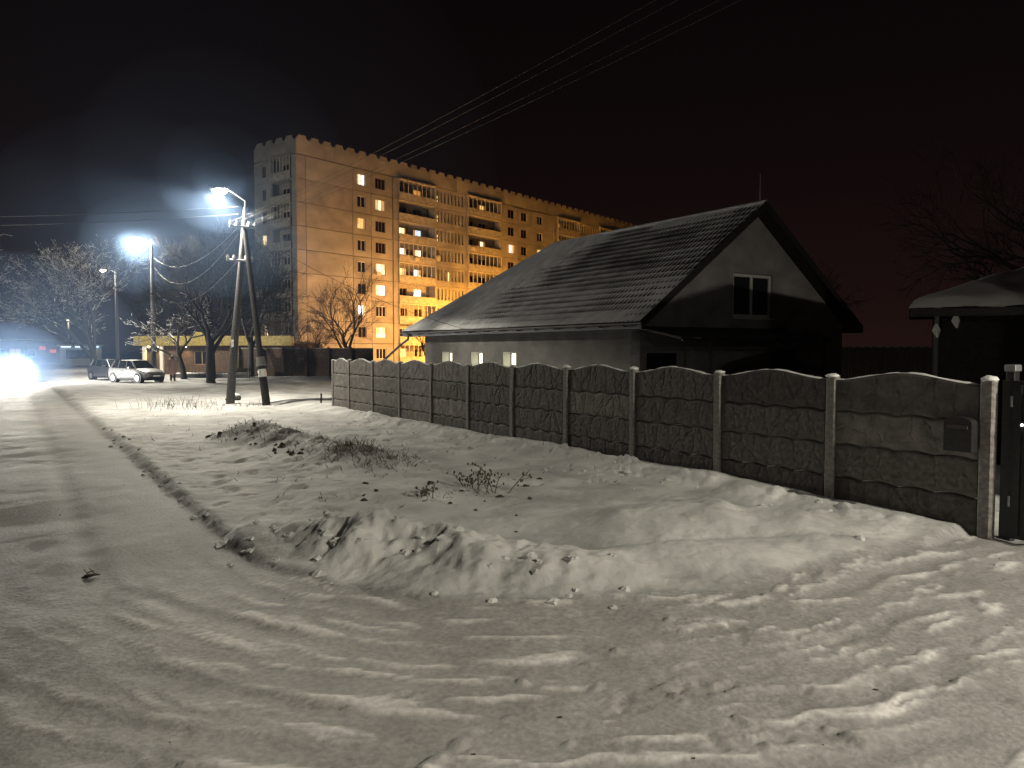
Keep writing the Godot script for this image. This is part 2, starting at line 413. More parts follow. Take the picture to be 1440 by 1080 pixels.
func height(x: float, d: float) -> float:
	var p := CA * x + SA * d
	var s := -SA * x + CA * d
	last_bank = 0.0; last_rut = 0.0; last_hill = 0.0
	var e := edge(p, s) + 0.07 * n_edge.get_noise_2d(x, d) - (0.12 * smoothstep(9.0, 7.0, s) if p < 5.0 else 0.0)
	last_edge = e
	var h := 0.035 * n_lo.get_noise_2d(x, d)
	if d > 45.0 or d < -6.0 or absf(x) > 40.0:
		return h + 0.06 * smoothstep(-0.4, 0.6, e)
	if e < 0.05:                                     # packed road snow with tyre marks
		var along := s if p < 3.0 and s > 6.5 else atan2(p - 5.6, 8.35 - s) * 4.0 + (p if p > 5.6 else 0.0)
		var zone := smoothstep(9.5, 6.5, s) * smoothstep(-2.0, 1.8, p) 
		var bend := 0.6 * n_lo.get_noise_2d(x * 2.0, d * 2.0)
		var r := n_rut.get_noise_2d(e * 4.2 + bend, along * 0.55)
		var r2 := n_rut.get_noise_2d(e * 9.5 + bend * 2.0 + 40.0, along * 1.0 + 9.0)
		var ridge := smoothstep(0.14, 0.5, r) * 0.024 + smoothstep(0.2, 0.55, r2) * 0.011
		ridge *= 0.6
		var worn := 0.0
		for k in 8:
			var c: float = TRACKS[k] + 0.3 * n_lo.get_noise_2d(along * 1.3, k * 31.0)
			var q := absf(e - c) / 0.1
			if q > 3.2: continue
			var w := (0.3 + 0.7 * zone) * smoothstep(-0.25, 0.15, n_lo.get_noise_2d(along * 1.7 + 50.0, k * 19.0))
			worn = maxf(worn, w * exp(-q * q))
			ridge += 0.017 * w * exp(-pow((q - 1.75) * 2.0, 2.0)) * (0.6 + 0.8 * n_mid.get_noise_2d(x * 2.0, d * 2.0)) * (1.0 if zone > 0.05 else 0.0)
			if q < 1.0: h += w * (-0.012 * exp(-q * q) + 0.0028 * sin(along * 52.0 + (2.0 if e > c else -2.0) * q))
		ridge *= 1.0 - worn
		last_rut = ridge * zone
		h += last_rut
		h += 0.008 * n_mid.get_noise_2d(x, d) + (0.001 + 0.0018 * zone) * n_hi.get_noise_2d(x * 1.6, d * 1.6)
		if zone > 0.3 and r < -0.1 and r > -0.32:
			h += 0.003 * sin(along * 48.0) * zone
		h -= 0.02 * smoothstep(0.25, 0.0, absf(p - 0.6)) * smoothstep(4.0, 9.0, s)
	var up := smoothstep(-0.1, 0.08, e)
	if up > 0.0:
		var lift := 0.085 + 0.035 * n_edge.get_noise_2d(x * 0.6 + 30.0, d * 0.6)
		if s < 8.5: lift *= 0.25 + 0.75 * smoothstep(6.5, 8.8, s)
		h += up * (lift + 0.045 * n_mid.get_noise_2d(x * 0.8, d * 0.8) + 0.009 * n_hi.get_noise_2d(x, d))
		h += up * 0.12 * smoothstep(8.3, 9.4, p)       # drift against the fence
	var bl := crest(bank_left, x, d)
	var br := maxf(crest(bank_right, x, d), crest(bank_front, x, d))
	last_hill = crest(hillock, x, d)
	last_bank = maxf(bl, br)
	if bl > 0.004:
		var lump := -n_lump.get_noise_2d(x, d)
		h += bl * (0.8 + 0.5 * n_mid.get_noise_2d(x * 2.2, d * 2.2)) + smoothstep(0.0, 0.16, bl) * (0.055 * lump + 0.022 * n_hi.get_noise_2d(x * 1.3, d * 1.3)) * smoothstep(2.2, -0.6, x)
	if br > 0.004:
		h += br * (0.9 + 0.3 * n_mid.get_noise_2d(x * 1.1, d * 1.1 + 7.0))
	if last_hill > 0.004:
		h += last_hill + smoothstep(0.02, 0.2, last_hill) * (0.08 * n_hi.get_noise_2d(x * 0.5, d * 0.5) + 0.05 * n_mid.get_noise_2d(x * 2.0, d * 2.0))
	return h
func lines(fine: float, near: float, growth: float, far: float) -> Array:
	var out := []
	var t := 0.0
	while t < far:
		out.append(t)
		t += maxf(fine, growth * maxf(t, near))
	out.append(far)
	return out
func terrain() -> void:
	var xs := PackedFloat32Array()
	var half := lines(0.03, 0.0, 0.0145, 600.0)
	for i in range(half.size() - 1, 0, -1): xs.append(-half[i])
	for t in half: xs.append(t)
	var ds := PackedFloat32Array()
	for t in [-150.0, -90.0, -60.0, -40.0, -28.0, -20.0, -14.0, -10.0, -7.0, -5.0, -3.5, -2.0, -1.0, 0.0, 0.8, 1.5, 2.0, 2.4]: ds.append(t)
	var t0 := 2.7
	while t0 < 700.0:
		ds.append(t0)
		t0 += maxf(0.022, 0.0088 * t0) if t0 < 45.0 else 0.05 * t0
	var nx := xs.size(); var nd := ds.size()
	var hs := PackedFloat32Array(); hs.resize(nx * nd)
	var cl := PackedByteArray(); cl.resize(nx * nd)
	var co := PackedColorArray(); co.resize(nx * nd)
	for j in nd:
		var d := ds[j]
		for i in nx:
			var x := xs[i]
			var k := j * nx + i
			hs[k] = height(x, d)
			var e := last_edge
			if last_bank > 0.07: cl[k] = 2
			elif e < 0.0: cl[k] = 1
			# colour is matter: clean snow, packed grey snow with grit, soil that shows through
			var dirt := 0.5 + 0.5 * n_dirt.get_noise_2d(x, d)
			if cl[k] == 1:
				var loose := smoothstep(8.8, 6.0, -SA * x + CA * d) * smoothstep(-2.2, 1.2, CA * x + SA * d)
				var a := 0.135 + 0.11 * loose + 0.14 * dirt + 0.05 * n_hi.get_noise_2d(x, d)
				a = lerpf(a, 0.66, smoothstep(0.003, 0.018, last_rut))
				a = clampf(a, 0.12, 0.74)
				co[k] = Color(a, a * 0.965, a * 0.935)
			else:
				var a2 := 0.58 + 0.12 * (dirt - 0.5)
				if cl[k] == 0: a2 = 0.47 + 0.2 * dirt
				if e < 0.16 and cl[k] == 0 and d < 32.0:      # darker towards the kerb edge
					a2 *= 0.62 + 0.38 * smoothstep(0.0, 0.14, e + 0.05 * n_hi.get_noise_2d(x, d))
				var c := Color(a2, a2 * 0.99, a2 * 0.965)
				if last_hill > 0.06:                       # turned soil and dead grass
					var soil := smoothstep(0.02, 0.3, n_dirt.get_noise_2d(x * 1.4 + 5.0, d * 1.4) + 0.35 * n_hi.get_noise_2d(x, d) + 0.12) * smoothstep(0.06, 0.2, last_hill)
					c = c.lerp(Color(0.13, 0.105, 0.085), 0.85 * soil)
				co[k] = c
	# footprints and clods pressed into or lying on the verge
	var r := RandomNumberGenerator.new(); r.seed = 77
	for q in 420:
		var p := r.randf_range(2.3, 6.5); var s := r.randf_range(9.5, 31.0)
		if q > 300: p = r.randf_range(6.0, 9.2)
		stamp(xs, ds, hs, CA * p - SA * s, SA * p + CA * s, r.randf_range(0.1, 0.2), r.randf_range(0.06, 0.1), r.randf_range(0, PI), -r.randf_range(0.02, 0.06))
	for q in 150:
		var p2 := r.randf_range(-1.0, 9.0); var s2 := r.randf_range(0.8, 4.6)
		stamp(xs, ds, hs, CA * p2 - SA * s2, SA * p2 + CA * s2, r.randf_range(0.03, 0.12), r.randf_range(0.02, 0.05), r.randf_range(0, PI), r.randf_range(0.008, 0.03))
	for q in 26:
		var p3 := r.randf_range(0.5, 5.5); var s3 := r.randf_range(2.0, 4.4)
		stamp(xs, ds, hs, CA * p3 - SA * s3, SA * p3 + CA * s3, r.randf_range(0.1, 0.17), 0.05, r.randf_range(0, PI), -r.randf_range(0.01, 0.02))
	for q in 130:                                        # crumbled snow at the foot of the fence
		var p4 := 9.3 - absf(r.randfn(0.0, 0.28)); var s4 := r.randf_range(5.0, 24.0)
		stamp(xs, ds, hs, CA * p4 - SA * s4, SA * p4 + CA * s4, r.randf_range(0.08, 0.2), r.randf_range(0.06, 0.14), r.randf_range(0, PI), r.randf_range(0.015, 0.045))
	var parts := [MB.new(), MB.new(), MB.new()]
	var pos := PackedVector3Array(); pos.resize(nx * nd)
	var nor := PackedVector3Array(); nor.resize(nx * nd)
	for j in nd:
		for i in nx:
			var k := j * nx + i
			pos[k] = Vector3(xs[i], hs[k], -ds[j])
			var i0 := maxi(i - 1, 0); var i1 := mini(i + 1, nx - 1)
			var j0 := maxi(j - 1, 0); var j1 := mini(j + 1, nd - 1)
			nor[k] = Vector3(-(hs[j * nx + i1] - hs[j * nx + i0]) / (xs[i1] - xs[i0]), 1.0, (hs[j1 * nx + i] - hs[j0 * nx + i]) / (ds[j1] - ds[j0])).normalized()
	var ids := [PackedInt32Array(), PackedInt32Array(), PackedInt32Array()]
	for a in ids:
		a.resize(nx * nd); a.fill(-1)
	for w in 3:
		var mb: MB = parts[w]
		var id: PackedInt32Array = ids[w]
		for j in nd - 1:
			for i in nx - 1:
				var k := j * nx + i
				if cl[k] != w: continue
				for kk in [k, k + 1, k + nx, k + nx + 1]:
					if id[kk] < 0:
						id[kk] = mb.v.size()
						mb.v.append(pos[kk]); mb.n.append(nor[kk]); mb.c.append(co[kk])
				mb.ix.append_array(PackedInt32Array([id[k], id[k + nx + 1], id[k + 1], id[k], id[k + nx], id[k + nx + 1]]))
	structure("ground", parts[0], M.snow, "snow covered verge trodden with footprints between road and fence")
	structure("road", parts[1], M.road, "road of grey packed snow with tyre marks")
	structure("snow_bank", parts[2], M.snow, "ploughed bank of lumpy white snow at the road corner")
func stamp(xs: PackedFloat32Array, ds: PackedFloat32Array, hs: PackedFloat32Array, x: float, d: float, a: float, b: float, turn: float, amount: float) -> void:
	var reach := 1.6 * maxf(a, b)
	var i0 := xs.bsearch(x - reach); var i1 := xs.bsearch(x + reach)
	var j0 := ds.bsearch(d - reach); var j1 := ds.bsearch(d + reach)
	var ct := cos(turn); var sn := sin(turn)
	for j in range(j0, mini(j1, ds.size())):
		for i in range(i0, mini(i1, xs.size())):
			var dx := xs[i] - x; var dd := ds[j] - d
			var u := (dx * ct + dd * sn) / a; var v := (-dx * sn + dd * ct) / b
			var q := u * u + v * v
			if q < 2.4:
				hs[j * xs.size() + i] += amount * (smoothstep(1.25, 0.6, q) - (0.25 * smoothstep(2.4, 1.5, q) * smoothstep(0.9, 1.5, q) if amount < 0.0 else 0.0))

# ---------------------------------------------------------------- concrete panel fence
func stone_panel(w: float, h: float, sd: int, low_wave: bool, arch: bool) -> ArrayMesh:
	var r := RandomNumberGenerator.new(); r.seed = sd
	var pts := []
	for i in 8:
		for j in 2:
			pts.append(Vector2((i + 0.5 + r.randf_range(-0.4, 0.4)) * w / 8.0, (j + 0.5 + r.randf_range(-0.35, 0.35)) * h / 2.0 * 1.0))
	if r.randf() < 2.0:
		for q in 6: pts.remove_at(r.randi_range(0, pts.size() - 1))
	var ph := r.randf_range(0.0, 0.4)
	var nx := 150; var ny := 34
	var mb := MB.new()
	var nz := noise(sd + 300, 5.0)
	for j in ny + 1:
		for i in nx + 1:
			var x := w * i / nx
			var wave := 0.03 * absf(sin((x / w) * PI * 4.0 + 0.5)) - 0.012
			var lo := wave + 0.003 if low_wave else -0.15
			var hi := h + wave - 0.003
			if arch: hi = h + 0.115 * (0.5 - 0.5 * cos(TAU * x / w))
			var y := lerpf(lo, hi, float(j) / ny)
			var q := Vector2(x + 0.05 * nz.get_noise_2d(x, y), (y + 0.03 * nz.get_noise_2d(x + 9.0, y)))
			var f1 := 9.0; var f2 := 9.0
			for p in pts:
				var dv: Vector2 = q - p
				dv.y *= 0.62
				var dd := dv.length()
				if dd < f1: f2 = f1; f1 = dd
				elif dd < f2: f2 = dd
			var g := f2 - f1
			var z := 0.009 * smoothstep(0.0, 0.018, g) + 0.003 * (1.0 - smoothstep(0.02, 0.2, f1)) + 0.005 * nz.get_noise_2d(x * 2.0, y * 2.0)
			var rim := minf(minf(x, w - x), minf(y - lo, hi - y))
			z = lerpf(-0.012, z + 0.012, smoothstep(0.0, 0.024, rim))
			mb.vert(Vector3(x - w / 2.0, y, 0.02 + z), Vector3.BACK)
	for j in ny:
		for i in nx:
			var a := j * (nx + 1) + i
			mb.ix.append_array(PackedInt32Array([a, a + nx + 2, a + 1, a, a + nx + 1, a + nx + 2]))
	mb.smooth()
	# edges and back
	for i in nx:
		var a := mb.v[i]; var b := mb.v[i + 1]
		mb.quad(Vector3(a.x, a.y, -0.02), Vector3(b.x, b.y, -0.02), b, a)
		var c := mb.v[ny * (nx + 1) + i]; var d := mb.v[ny * (nx + 1) + i + 1]
		mb.quad(c, d, Vector3(d.x, d.y, -0.02), Vector3(c.x, c.y, -0.02))
		mb.quad(Vector3(b.x, b.y, -0.02), Vector3(a.x, a.y, -0.02), Vector3(c.x, c.y, -0.02), Vector3(d.x, d.y, -0.02))
	return mb.mesh()
func arch_snow(w: float, sd: int) -> ArrayMesh:
	var mb := MB.new()
	var nz := noise(sd + 60, 2.2)
	var n := 40
	for i in n:
		var q := []
		for k in [i, i + 1]:
			var x: float = w * k / n
			var y: float = 0.44 + 0.115 * (0.5 - 0.5 * cos(TAU * x / w)) - 0.006
			var t: float = 0.003 + 0.022 * clampf(0.45 + nz.get_noise_1d(x * 1.3), 0.0, 1.0) * smoothstep(0.0, 0.06, minf(x, w - x))
			q.append([Vector3(x - w / 2.0, y, 0.035), Vector3(x - w / 2.0, y + t, 0.02), Vector3(x - w / 2.0, y + t, -0.008), Vector3(x - w / 2.0, y, -0.02)])
		for k in 3: mb.quad(q[0][k], q[1][k], q[1][k + 1], q[0][k + 1])
	return mb.mesh()
func fence() -> void:
	var f := thing("concrete_fence", "long grey concrete panel fence with cast stone pattern and arched tops beside the verge", "fence", at_ps(9.55, 4.52), STREET)
	var plain := []; var bottom := []; var top := []; var snow := []
	for k in 4:
		plain.append(stone_panel(1.93, 0.455, 100 + k, true, false))
		top.append(stone_panel(1.93, 0.44, 200 + k, true, true))
		if k < 3: bottom.append(stone_panel(1.93, 0.445, 150 + k, false, false)); snow.append(arch_snow(1.93, k))
	var post := MB.new()
	post.bevel_box(Vector3(-0.075, -0.3, -0.065), Vector3(0.075, 1.83, 0.065), 0.018)
	var post_mesh := post.mesh()
	var cap := MB.new()
	cap.blob(Vector3(0, 0.0, 0), Vector3(0.085, 0.035, 0.075), 8, noise(9, 3.0), 0.5, 6.0)
	var cap_mesh := cap.mesh()
	var r := RandomNumberGenerator.new(); r.seed = 5
	for n in 12:
		var along := 2.05 * n if n < 11 else 22.1
		var tilt := r.randf_range(-0.006, 0.006)
		var po := obj("post", post_mesh, M.post, f)
		po.position = Vector3(0, 0.01 + r.randf_range(-0.015, 0.02), -along); po.rotation = Vector3(0, -PI / 2, tilt)
		var ca := obj("post_snow", cap_mesh, M.cap, f)
		ca.position = po.position + Vector3(0, 1.83, 0); ca.rotation.y = r.randf_range(0, TAU); ca.scale = Vector3(1, r.randf_range(0.4, 1.2), 1)
		if n == 11: break
		var w := 1.0 if n < 10 else 0.78
		var mid := along + (1.025 if n < 10 else 0.8)
		for k in 4:
			var src: Array = bottom if k == 0 else (top if k == 3 else plain)
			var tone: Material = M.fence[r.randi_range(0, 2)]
			if (k == 2 and r.randf() < 0.6) or (n > 5 and r.randf() < 0.75): tone = M.fence[3]  # some third rows are paler concrete; far bays paler to imitate lamplight
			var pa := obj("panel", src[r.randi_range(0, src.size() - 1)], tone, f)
			pa.position = Vector3(r.randf_range(-0.006, 0.006), [0.0, 0.445, 0.9, 1.355][k], -mid)
			pa.rotation.y = -PI / 2; pa.scale.x = w
			if k == 3:
				var sn := obj("panel_snow", snow[r.randi_range(0, 2)], M.cap, f)
				sn.position = pa.position + Vector3(0, 0.0, 0); sn.rotation.y = -PI / 2; sn.scale.x = w
	# mailbox that hangs on the panel beside the gate post
	var m := thing("mailbox", "dark metal mailbox hung on the fence panel beside the gate post", "mailbox", at_ps(9.53, 4.76, 1.0), STREET)
	var body := MB.new()
	var prof := []
	for i in 9:
		var t := PI * i / 8.0
		prof.append(Vector2(-0.16 * cos(t), 0.34 + 0.07 * sin(t)))
	prof.append(Vector2(0.16, 0.0)); prof.push_front(Vector2(-0.16, 0.0))
	for i in prof.size():
		var a: Vector2 = prof[i]; var b: Vector2 = prof[(i + 1) % prof.size()]
		body.quad(Vector3(-0.06, a.y, a.x), Vector3(-0.06, b.y, b.x), Vector3(-0.2, b.y, b.x), Vector3(-0.2, a.y, a.x))
	for i in range(1, prof.size() - 1):
		body.tri(Vector3(-0.2, prof[0].y, prof[0].x), Vector3(-0.2, prof[i + 1].y, prof[i + 1].x), Vector3(-0.2, prof[i].y, prof[i].x))
	obj("box", body, M.dark_metal, m)
	obj("flap", bbx(Vector3(-0.215, 0.27, -0.12), Vector3(-0.2005, 0.31, 0.12), 0.004), M.pipe, m)
	obj("bracket", bx(Vector3(-0.0605, 0.1, -0.1), Vector3(0.0, 0.25, 0.1)), M.dark_metal, m)
	# gate
	var g := thing("metal_gate", "black sheet metal gate closing the yard beyond the last fence post", "gate", at_ps(9.6, 4.4), STREET)
	for k in 2:
		var lf := obj("leaf", bbx(Vector3(-0.02, 0.03, 0.005 + k * 1.68), Vector3(0.02, 1.85, 1.67 + k * 1.68), 0.006), M.dark_metal, g)
		for q in 6:
			obj("rib", bx(Vector3(-0.045, 0.08, 0.14 + k * 1.68 + q * 0.26), Vector3(-0.0205, 1.8, 0.22 + k * 1.68 + q * 0.26)), M.dark_metal, lf)
	obj("gate_post", bbx(Vector3(0.06, -0.2, 0.0), Vector3(0.18, 1.95, 0.1), 0.01), M.dark_metal, g)
	obj("post_cap", bbx(Vector3(0.045, 1.9505, -0.012), Vector3(0.195, 2.03, 0.115), 0.01), M.galv, g)
	for y in [0.4, 1.55]: obj("hinge", tb([Vector3(-0.03, y, 0.115), Vector3(-0.03, y + 0.12, 0.115)], [0.018, 0.018], 8), M.galv, g)
	obj("latch", bbx(Vector3(-0.06, 1.12, 1.5), Vector3(-0.0455, 1.2, 1.66), 0.004), M.galv, g)
	obj("handle", tb([Vector3(-0.09, 0.9, 1.6), Vector3(-0.09, 1.1, 1.6)], [0.012, 0.012]), M.galv, g)
	var led := thing("doorbell", "small doorbell with a bright white light on the black gate", "doorbell", at_ps(9.575, 4.16, 1.33), STREET)
	obj("housing", bbx(Vector3(-0.03, -0.06, -0.03), Vector3(0.0, 0.06, 0.03), 0.006), M.trim, led)
	var dot := MB.new(); dot.blob(Vector3(-0.034, 0.02, 0), Vector3(0.012, 0.016, 0.016), 6, null, 0.0)
	obj("light", dot, glow(Color(0.95, 0.97, 1.0), 6.0), led)

# ---------------------------------------------------------------- wall with openings: x 0..w, y 0..h, face at z = 0, openings [x0, y0, x1, y1]
func wall_holes(w: float, h: float, t: float, holes: Array, y_lo := 0.0) -> MB:
	var mb := MB.new()
	var xs := [0.0, w]; var ys := [y_lo, h]
	for o in holes:
		for q in [o[0], o[2]]:
			if not xs.has(q): xs.append(q)
		for q in [o[1], o[3]]:
			if not ys.has(q): ys.append(q)
	xs.sort(); ys.sort()
	var open := func(i: int, j: int) -> bool:
		if i < 0 or j < 0 or i >= xs.size() - 1 or j >= ys.size() - 1: return true
		var cx: float = (xs[i] + xs[i + 1]) / 2.0; var cy: float = (ys[j] + ys[j + 1]) / 2.0
		for o in holes:
			if cx > o[0] and cx < o[2] and cy > o[1] and cy < o[3]: return true
		return false
	for i in xs.size() - 1:
		for j in ys.size() - 1:
			if open.call(i, j): continue
			var a: float = xs[i]; var b: float = xs[i + 1]; var c: float = ys[j]; var d: float = ys[j + 1]
			mb.quad(Vector3(a, c, 0), Vector3(b, c, 0), Vector3(b, d, 0), Vector3(a, d, 0))
			mb.quad(Vector3(b, c, -t), Vector3(a, c, -t), Vector3(a, d, -t), Vector3(b, d, -t))
			if open.call(i - 1, j): mb.quad(Vector3(a, c, -t), Vector3(a, c, 0), Vector3(a, d, 0), Vector3(a, d, -t))
			if open.call(i + 1, j): mb.quad(Vector3(b, c, 0), Vector3(b, c, -t), Vector3(b, d, -t), Vector3(b, d, 0))
			if open.call(i, j - 1): mb.quad(Vector3(a, c, -t), Vector3(b, c, -t), Vector3(b, c, 0), Vector3(a, c, 0))
			if open.call(i, j + 1): mb.quad(Vector3(a, d, 0), Vector3(b, d, 0), Vector3(b, d, -t), Vector3(a, d, -t))
	return mb
func prism(poly: Array, z0: float, z1: float, mb: MB = null) -> MB:      # convex outline, counter-clockwise in x/y, from z0 to z1
	if mb == null: mb = MB.new()
	for i in range(1, poly.size() - 1):
		mb.tri(Vector3(poly[0].x, poly[0].y, z1), Vector3(poly[i].x, poly[i].y, z1), Vector3(poly[i + 1].x, poly[i + 1].y, z1))
		mb.tri(Vector3(poly[0].x, poly[0].y, z0), Vector3(poly[i + 1].x, poly[i + 1].y, z0), Vector3(poly[i].x, poly[i].y, z0))
	for i in poly.size():
		var a: Vector2 = poly[i]; var b: Vector2 = poly[(i + 1) % poly.size()]
		mb.quad(Vector3(a.x, a.y, z0), Vector3(b.x, b.y, z0), Vector3(b.x, b.y, z1), Vector3(a.x, a.y, z1))
	return mb
func window_unit(called: String, w: float, h: float, leaves: int, fr: Material, pane: Material, parent: Node, bar := 0.07, sash := false) -> MeshInstance3D:
	# frame with its lower left corner at the origin; panes are sub-parts
	var holes := []
	var step := (w - bar) / leaves
	for i in leaves:
		if sash: 
			holes.append([bar + i * step, bar, (i + 1) * step, h * 0.62])
			holes.append([bar + i * step, h * 0.62 + bar * 0.8, (i + 1) * step, h - bar])
		else: holes.append([bar + i * step, bar, (i + 1) * step, h - bar])
	var o := obj(called, wall_holes(w, h, 0.07, holes), fr, parent)
	for q in holes:
		obj("pane", bx(Vector3(q[0], q[1], -0.045), Vector3(q[2], q[3], -0.03)), pane, o)
	return o

# ---------------------------------------------------------------- the house behind the fence
func house() -> void:
	var pc := 20.2; var sc := 24.0
	var hs := thing("house", "grey plastered house with snow dusted tile roof behind the concrete fence", "house", at_ps(pc, sc), STREET)
	var W := func(p: float, s: float, y: float) -> Vector3: return Vector3(p - pc, y, -(s - sc))
	var pf := 15.35; var pb := 25.05; var s0 := 16.9; var s1 := 31.0
	var eave := 2.95; var ridge := 6.85; var pe := 14.9; var se := 16.4; var sf := 32.4; var sr := 27.8
	var slope := (ridge - eave) / (pc - pe)
	# long wall with three lit windows; x runs towards the gable
	var holes := []
	for s in [28.9, 26.4, 24.0]: holes.append([s1 - s - 0.45, 0.95, s1 - s + 0.45, 2.12])
	var top_w := eave + slope * (pf - pe) - 0.14
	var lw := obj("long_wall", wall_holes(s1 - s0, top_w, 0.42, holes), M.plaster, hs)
	lw.position = W.call(pf, s1, 0); lw.rotation.y = -PI / 2
	for o in holes:
		var wn := window_unit("window", 0.9, 1.17, 1, M.white_frame, M.lit_house, hs, 0.06)
		wn.position = W.call(pf + 0.34, s1 - float(o[0]), 0.95); wn.rotation.y = -PI / 2
		var rv := MB.new()
		rv.box(Vector3(0.002, 0.002, 0.002), Vector3(0.02, 1.165, 0.335)); rv.box(Vector3(0.88, 0.002, 0.002), Vector3(0.898, 1.165, 0.335)); rv.box(Vector3(0.021, 1.148, 0.002), Vector3(0.879, 1.166, 0.335))
		var rl := obj("window_reveal", rv, M.white_frame, hs)
		rl.position = wn.position; rl.rotation.y = -PI / 2
		var sl := obj("window_sill", bbx(Vector3(-0.05, -0.035, 0.02), Vector3(0.95, -0.002, 0.42), 0.008), M.white_frame, hs)
		sl.position = W.call(pf + 0.34, s1 - float(o[0]), 0.95); sl.rotation.y = -PI / 2
	# gable wall, x = p
	var gx0 := pf - pc; var gx1 := pb - pc
	var topy := func(x: float) -> float: return ridge - slope * absf(x) - 0.16
	var wx0 := 19.3 - pc; var wx1 := 21.2 - pc; var wy0 := 3.24; var wy1 := 4.67
	var g := MB.new()
	var zf: float = -(s0 - sc)
	var T: Callable = topy
	prism([Vector2(gx0, 0), Vector2(wx0, 0), Vector2(wx0, T.call(wx0)), Vector2(gx0, T.call(gx0))], zf - 0.4, zf, g)
	prism([Vector2(wx1, 0), Vector2(gx1, 0), Vector2(gx1, T.call(gx1)), Vector2(wx1, T.call(wx1))], zf - 0.4, zf, g)
	prism([Vector2(wx0, 0), Vector2(wx1, 0), Vector2(wx1, wy0), Vector2(wx0, wy0)], zf - 0.4, zf, g)
	prism([Vector2(wx0, wy1), Vector2(wx1, wy1), Vector2(wx1, T.call(wx1)), Vector2(0, T.call(0.0)), Vector2(wx0, T.call(wx0))], zf - 0.4, zf, g)
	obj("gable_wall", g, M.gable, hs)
	var gw := window_unit("window", wx1 - wx0, wy1 - wy0, 2, M.white_frame, M.glass, hs, 0.11)
	gw.position = Vector3(wx0, wy0, zf - 0.08)
	tag(gw, "dark two leaf window in the gable")
	obj("window_sill", bbx(Vector3(wx0 - 0.06, wy0 - 0.05, zf - 0.1), Vector3(wx1 + 0.06, wy0 - 0.003, zf + 0.1), 0.01), M.white_frame, hs)
	obj("rear_wall", bx(Vector3(gx1 - 0.4, 0, -(s1 - sc)), Vector3(gx1 - 0.003, T.call(gx1) - 0.05, zf - 0.402)), M.plaster, hs)
	obj("far_wall", bx(Vector3(gx0 + 0.422, 0, -(s1 - sc)), Vector3(gx1 - 0.402, 2.9, -(s1 - sc) + 0.4)), M.plaster, hs)
	# roof: profiled metal tiles on the street slope
	var ls := sqrt(pow(pc - pe, 2) + pow(ridge - eave, 2))
	var ux := (pc - pe) / ls; var uy := (ridge - eave) / ls
	var roof := obj("roof", roof_slab(pe - pc, eave, se, sf, sr, ridge, sc, false), M.dark_metal, hs)
	obj("roof_back", roof_slab(pe - pc, eave, se, sf, sr, ridge, sc, true), M.dark_metal, hs)
	var hip := MB.new()
	hip.tri(Vector3(pe - pc, eave, -(sf - sc)), Vector3(0, ridge, -(sr - sc)), Vector3(pc - pe, eave, -(sf - sc)))
	hip.tri(Vector3(pe - pc, eave - 0.12, -(sf - sc)), Vector3(pc - pe, eave - 0.12, -(sf - sc)), Vector3(0, ridge - 0.12, -(sr - sc)))
	obj("roof_hip", hip, M.roof_snow, hs)
	var tl := MB.new()
	var cols := int((sf - se) / 0.03); var rows := 19 * 5
	var place := func(s: float, b: float, z: float) -> Vector3:
		return Vector3(pe - pc + ux * b - uy * z, eave + uy * b + ux * z, -(s - sc))
	var row_b := []
	for c in 19:
		for k in 5: row_b.append([(c + [0.0, 0.03, 0.35, 0.7, 0.97][k]) * ls / 19.0, [0.03, 0.034, 0.022, 0.012, 0.004][k]])
	for j in row_b.size():
		for i in cols + 1:
			var s := se + (sf - se) * i / cols
			var w := cos(TAU * s / 0.19)
			tl.vert(place.call(s, row_b[j][0], 0.035 + row_b[j][1] + 0.016 * w), Vector3.UP)
	for j in row_b.size() - 1:
		var b: float = row_b[j][0]
		for i in cols:
			var s2 := se + (sf - se) * (i + 1) / cols
			if s2 > sf - (sf - sr) * (b / ls) - 0.02: continue
			var a := j * (cols + 1) + i
			tl.ix.append_array(PackedInt32Array([a, a + cols + 2, a + cols + 1, a, a + 1, a + cols + 2]))
	tl.smooth()
	obj("tile_sheet", tl, M.tile, roof)
	# snow lying on the tiles; tile crests stand out of it where it is thin
	var sn := MB.new()
	var n1 := noise(31, 0.35); var n2 := noise(32, 2.6)
	var cs := int((sf - se) / 0.05); var rs := int(ls / 0.07)
	var th := PackedFloat32Array(); th.resize((cs + 1) * (rs + 1))
	for j in rs + 1:
		var b := ls * j / rs
		for i in cs + 1:
			var s := se + (sf - se) * i / cs
			var lim := sf - (sf - sr) * (b / ls)
			var t := 0.053 + 0.016 * n1.get_noise_2d(s, b * 2.0) + 0.006 * n2.get_noise_2d(s, b)
			# the drift along the hip and the ridge, which slid off lower down
			var drift := smoothstep(0.9, 0.2, (lim - s) / 5.5 + 0.25 * n1.get_noise_2d(s * 2.0, b * 2.0) - 0.1)
			t += 0.05 * drift
			t += 0.012 * smoothstep(0.9, 0.3, b) 
			var bare := smoothstep(0.25, 0.55, b / ls) * smoothstep(1.1, 0.8, b / ls) * (1.0 - drift)
			t -= 0.016 * bare
			if b > ls * 0.9 and s < se + 5.0 and s > se + 1.0: t += 0.02 * smoothstep(0.9, 0.97, b / ls)
			th[j * (cs + 1) + i] = t
			sn.vert(place.call(minf(s, lim), b, 0.012 + t), Vector3.UP)
	for j in rs:
		for i in cs:
			var lim2 := sf - (sf - sr) * (float(j) / rs)
			if se + (sf - se) * i / cs > lim2: continue
			var a := j * (cs + 1) + i
			sn.ix.append_array(PackedInt32Array([a, a + cs + 2, a + cs + 1, a, a + 1, a + cs + 2]))
	sn.smooth()
	obj("roof_snow", sn, M.roof_snow, roof)
	var rc := MB.new()
	rc.tube([Vector3(0, ridge + 0.04, -(se - sc)), Vector3(0, ridge + 0.04, -(sr - sc))], [0.09, 0.09], 8)
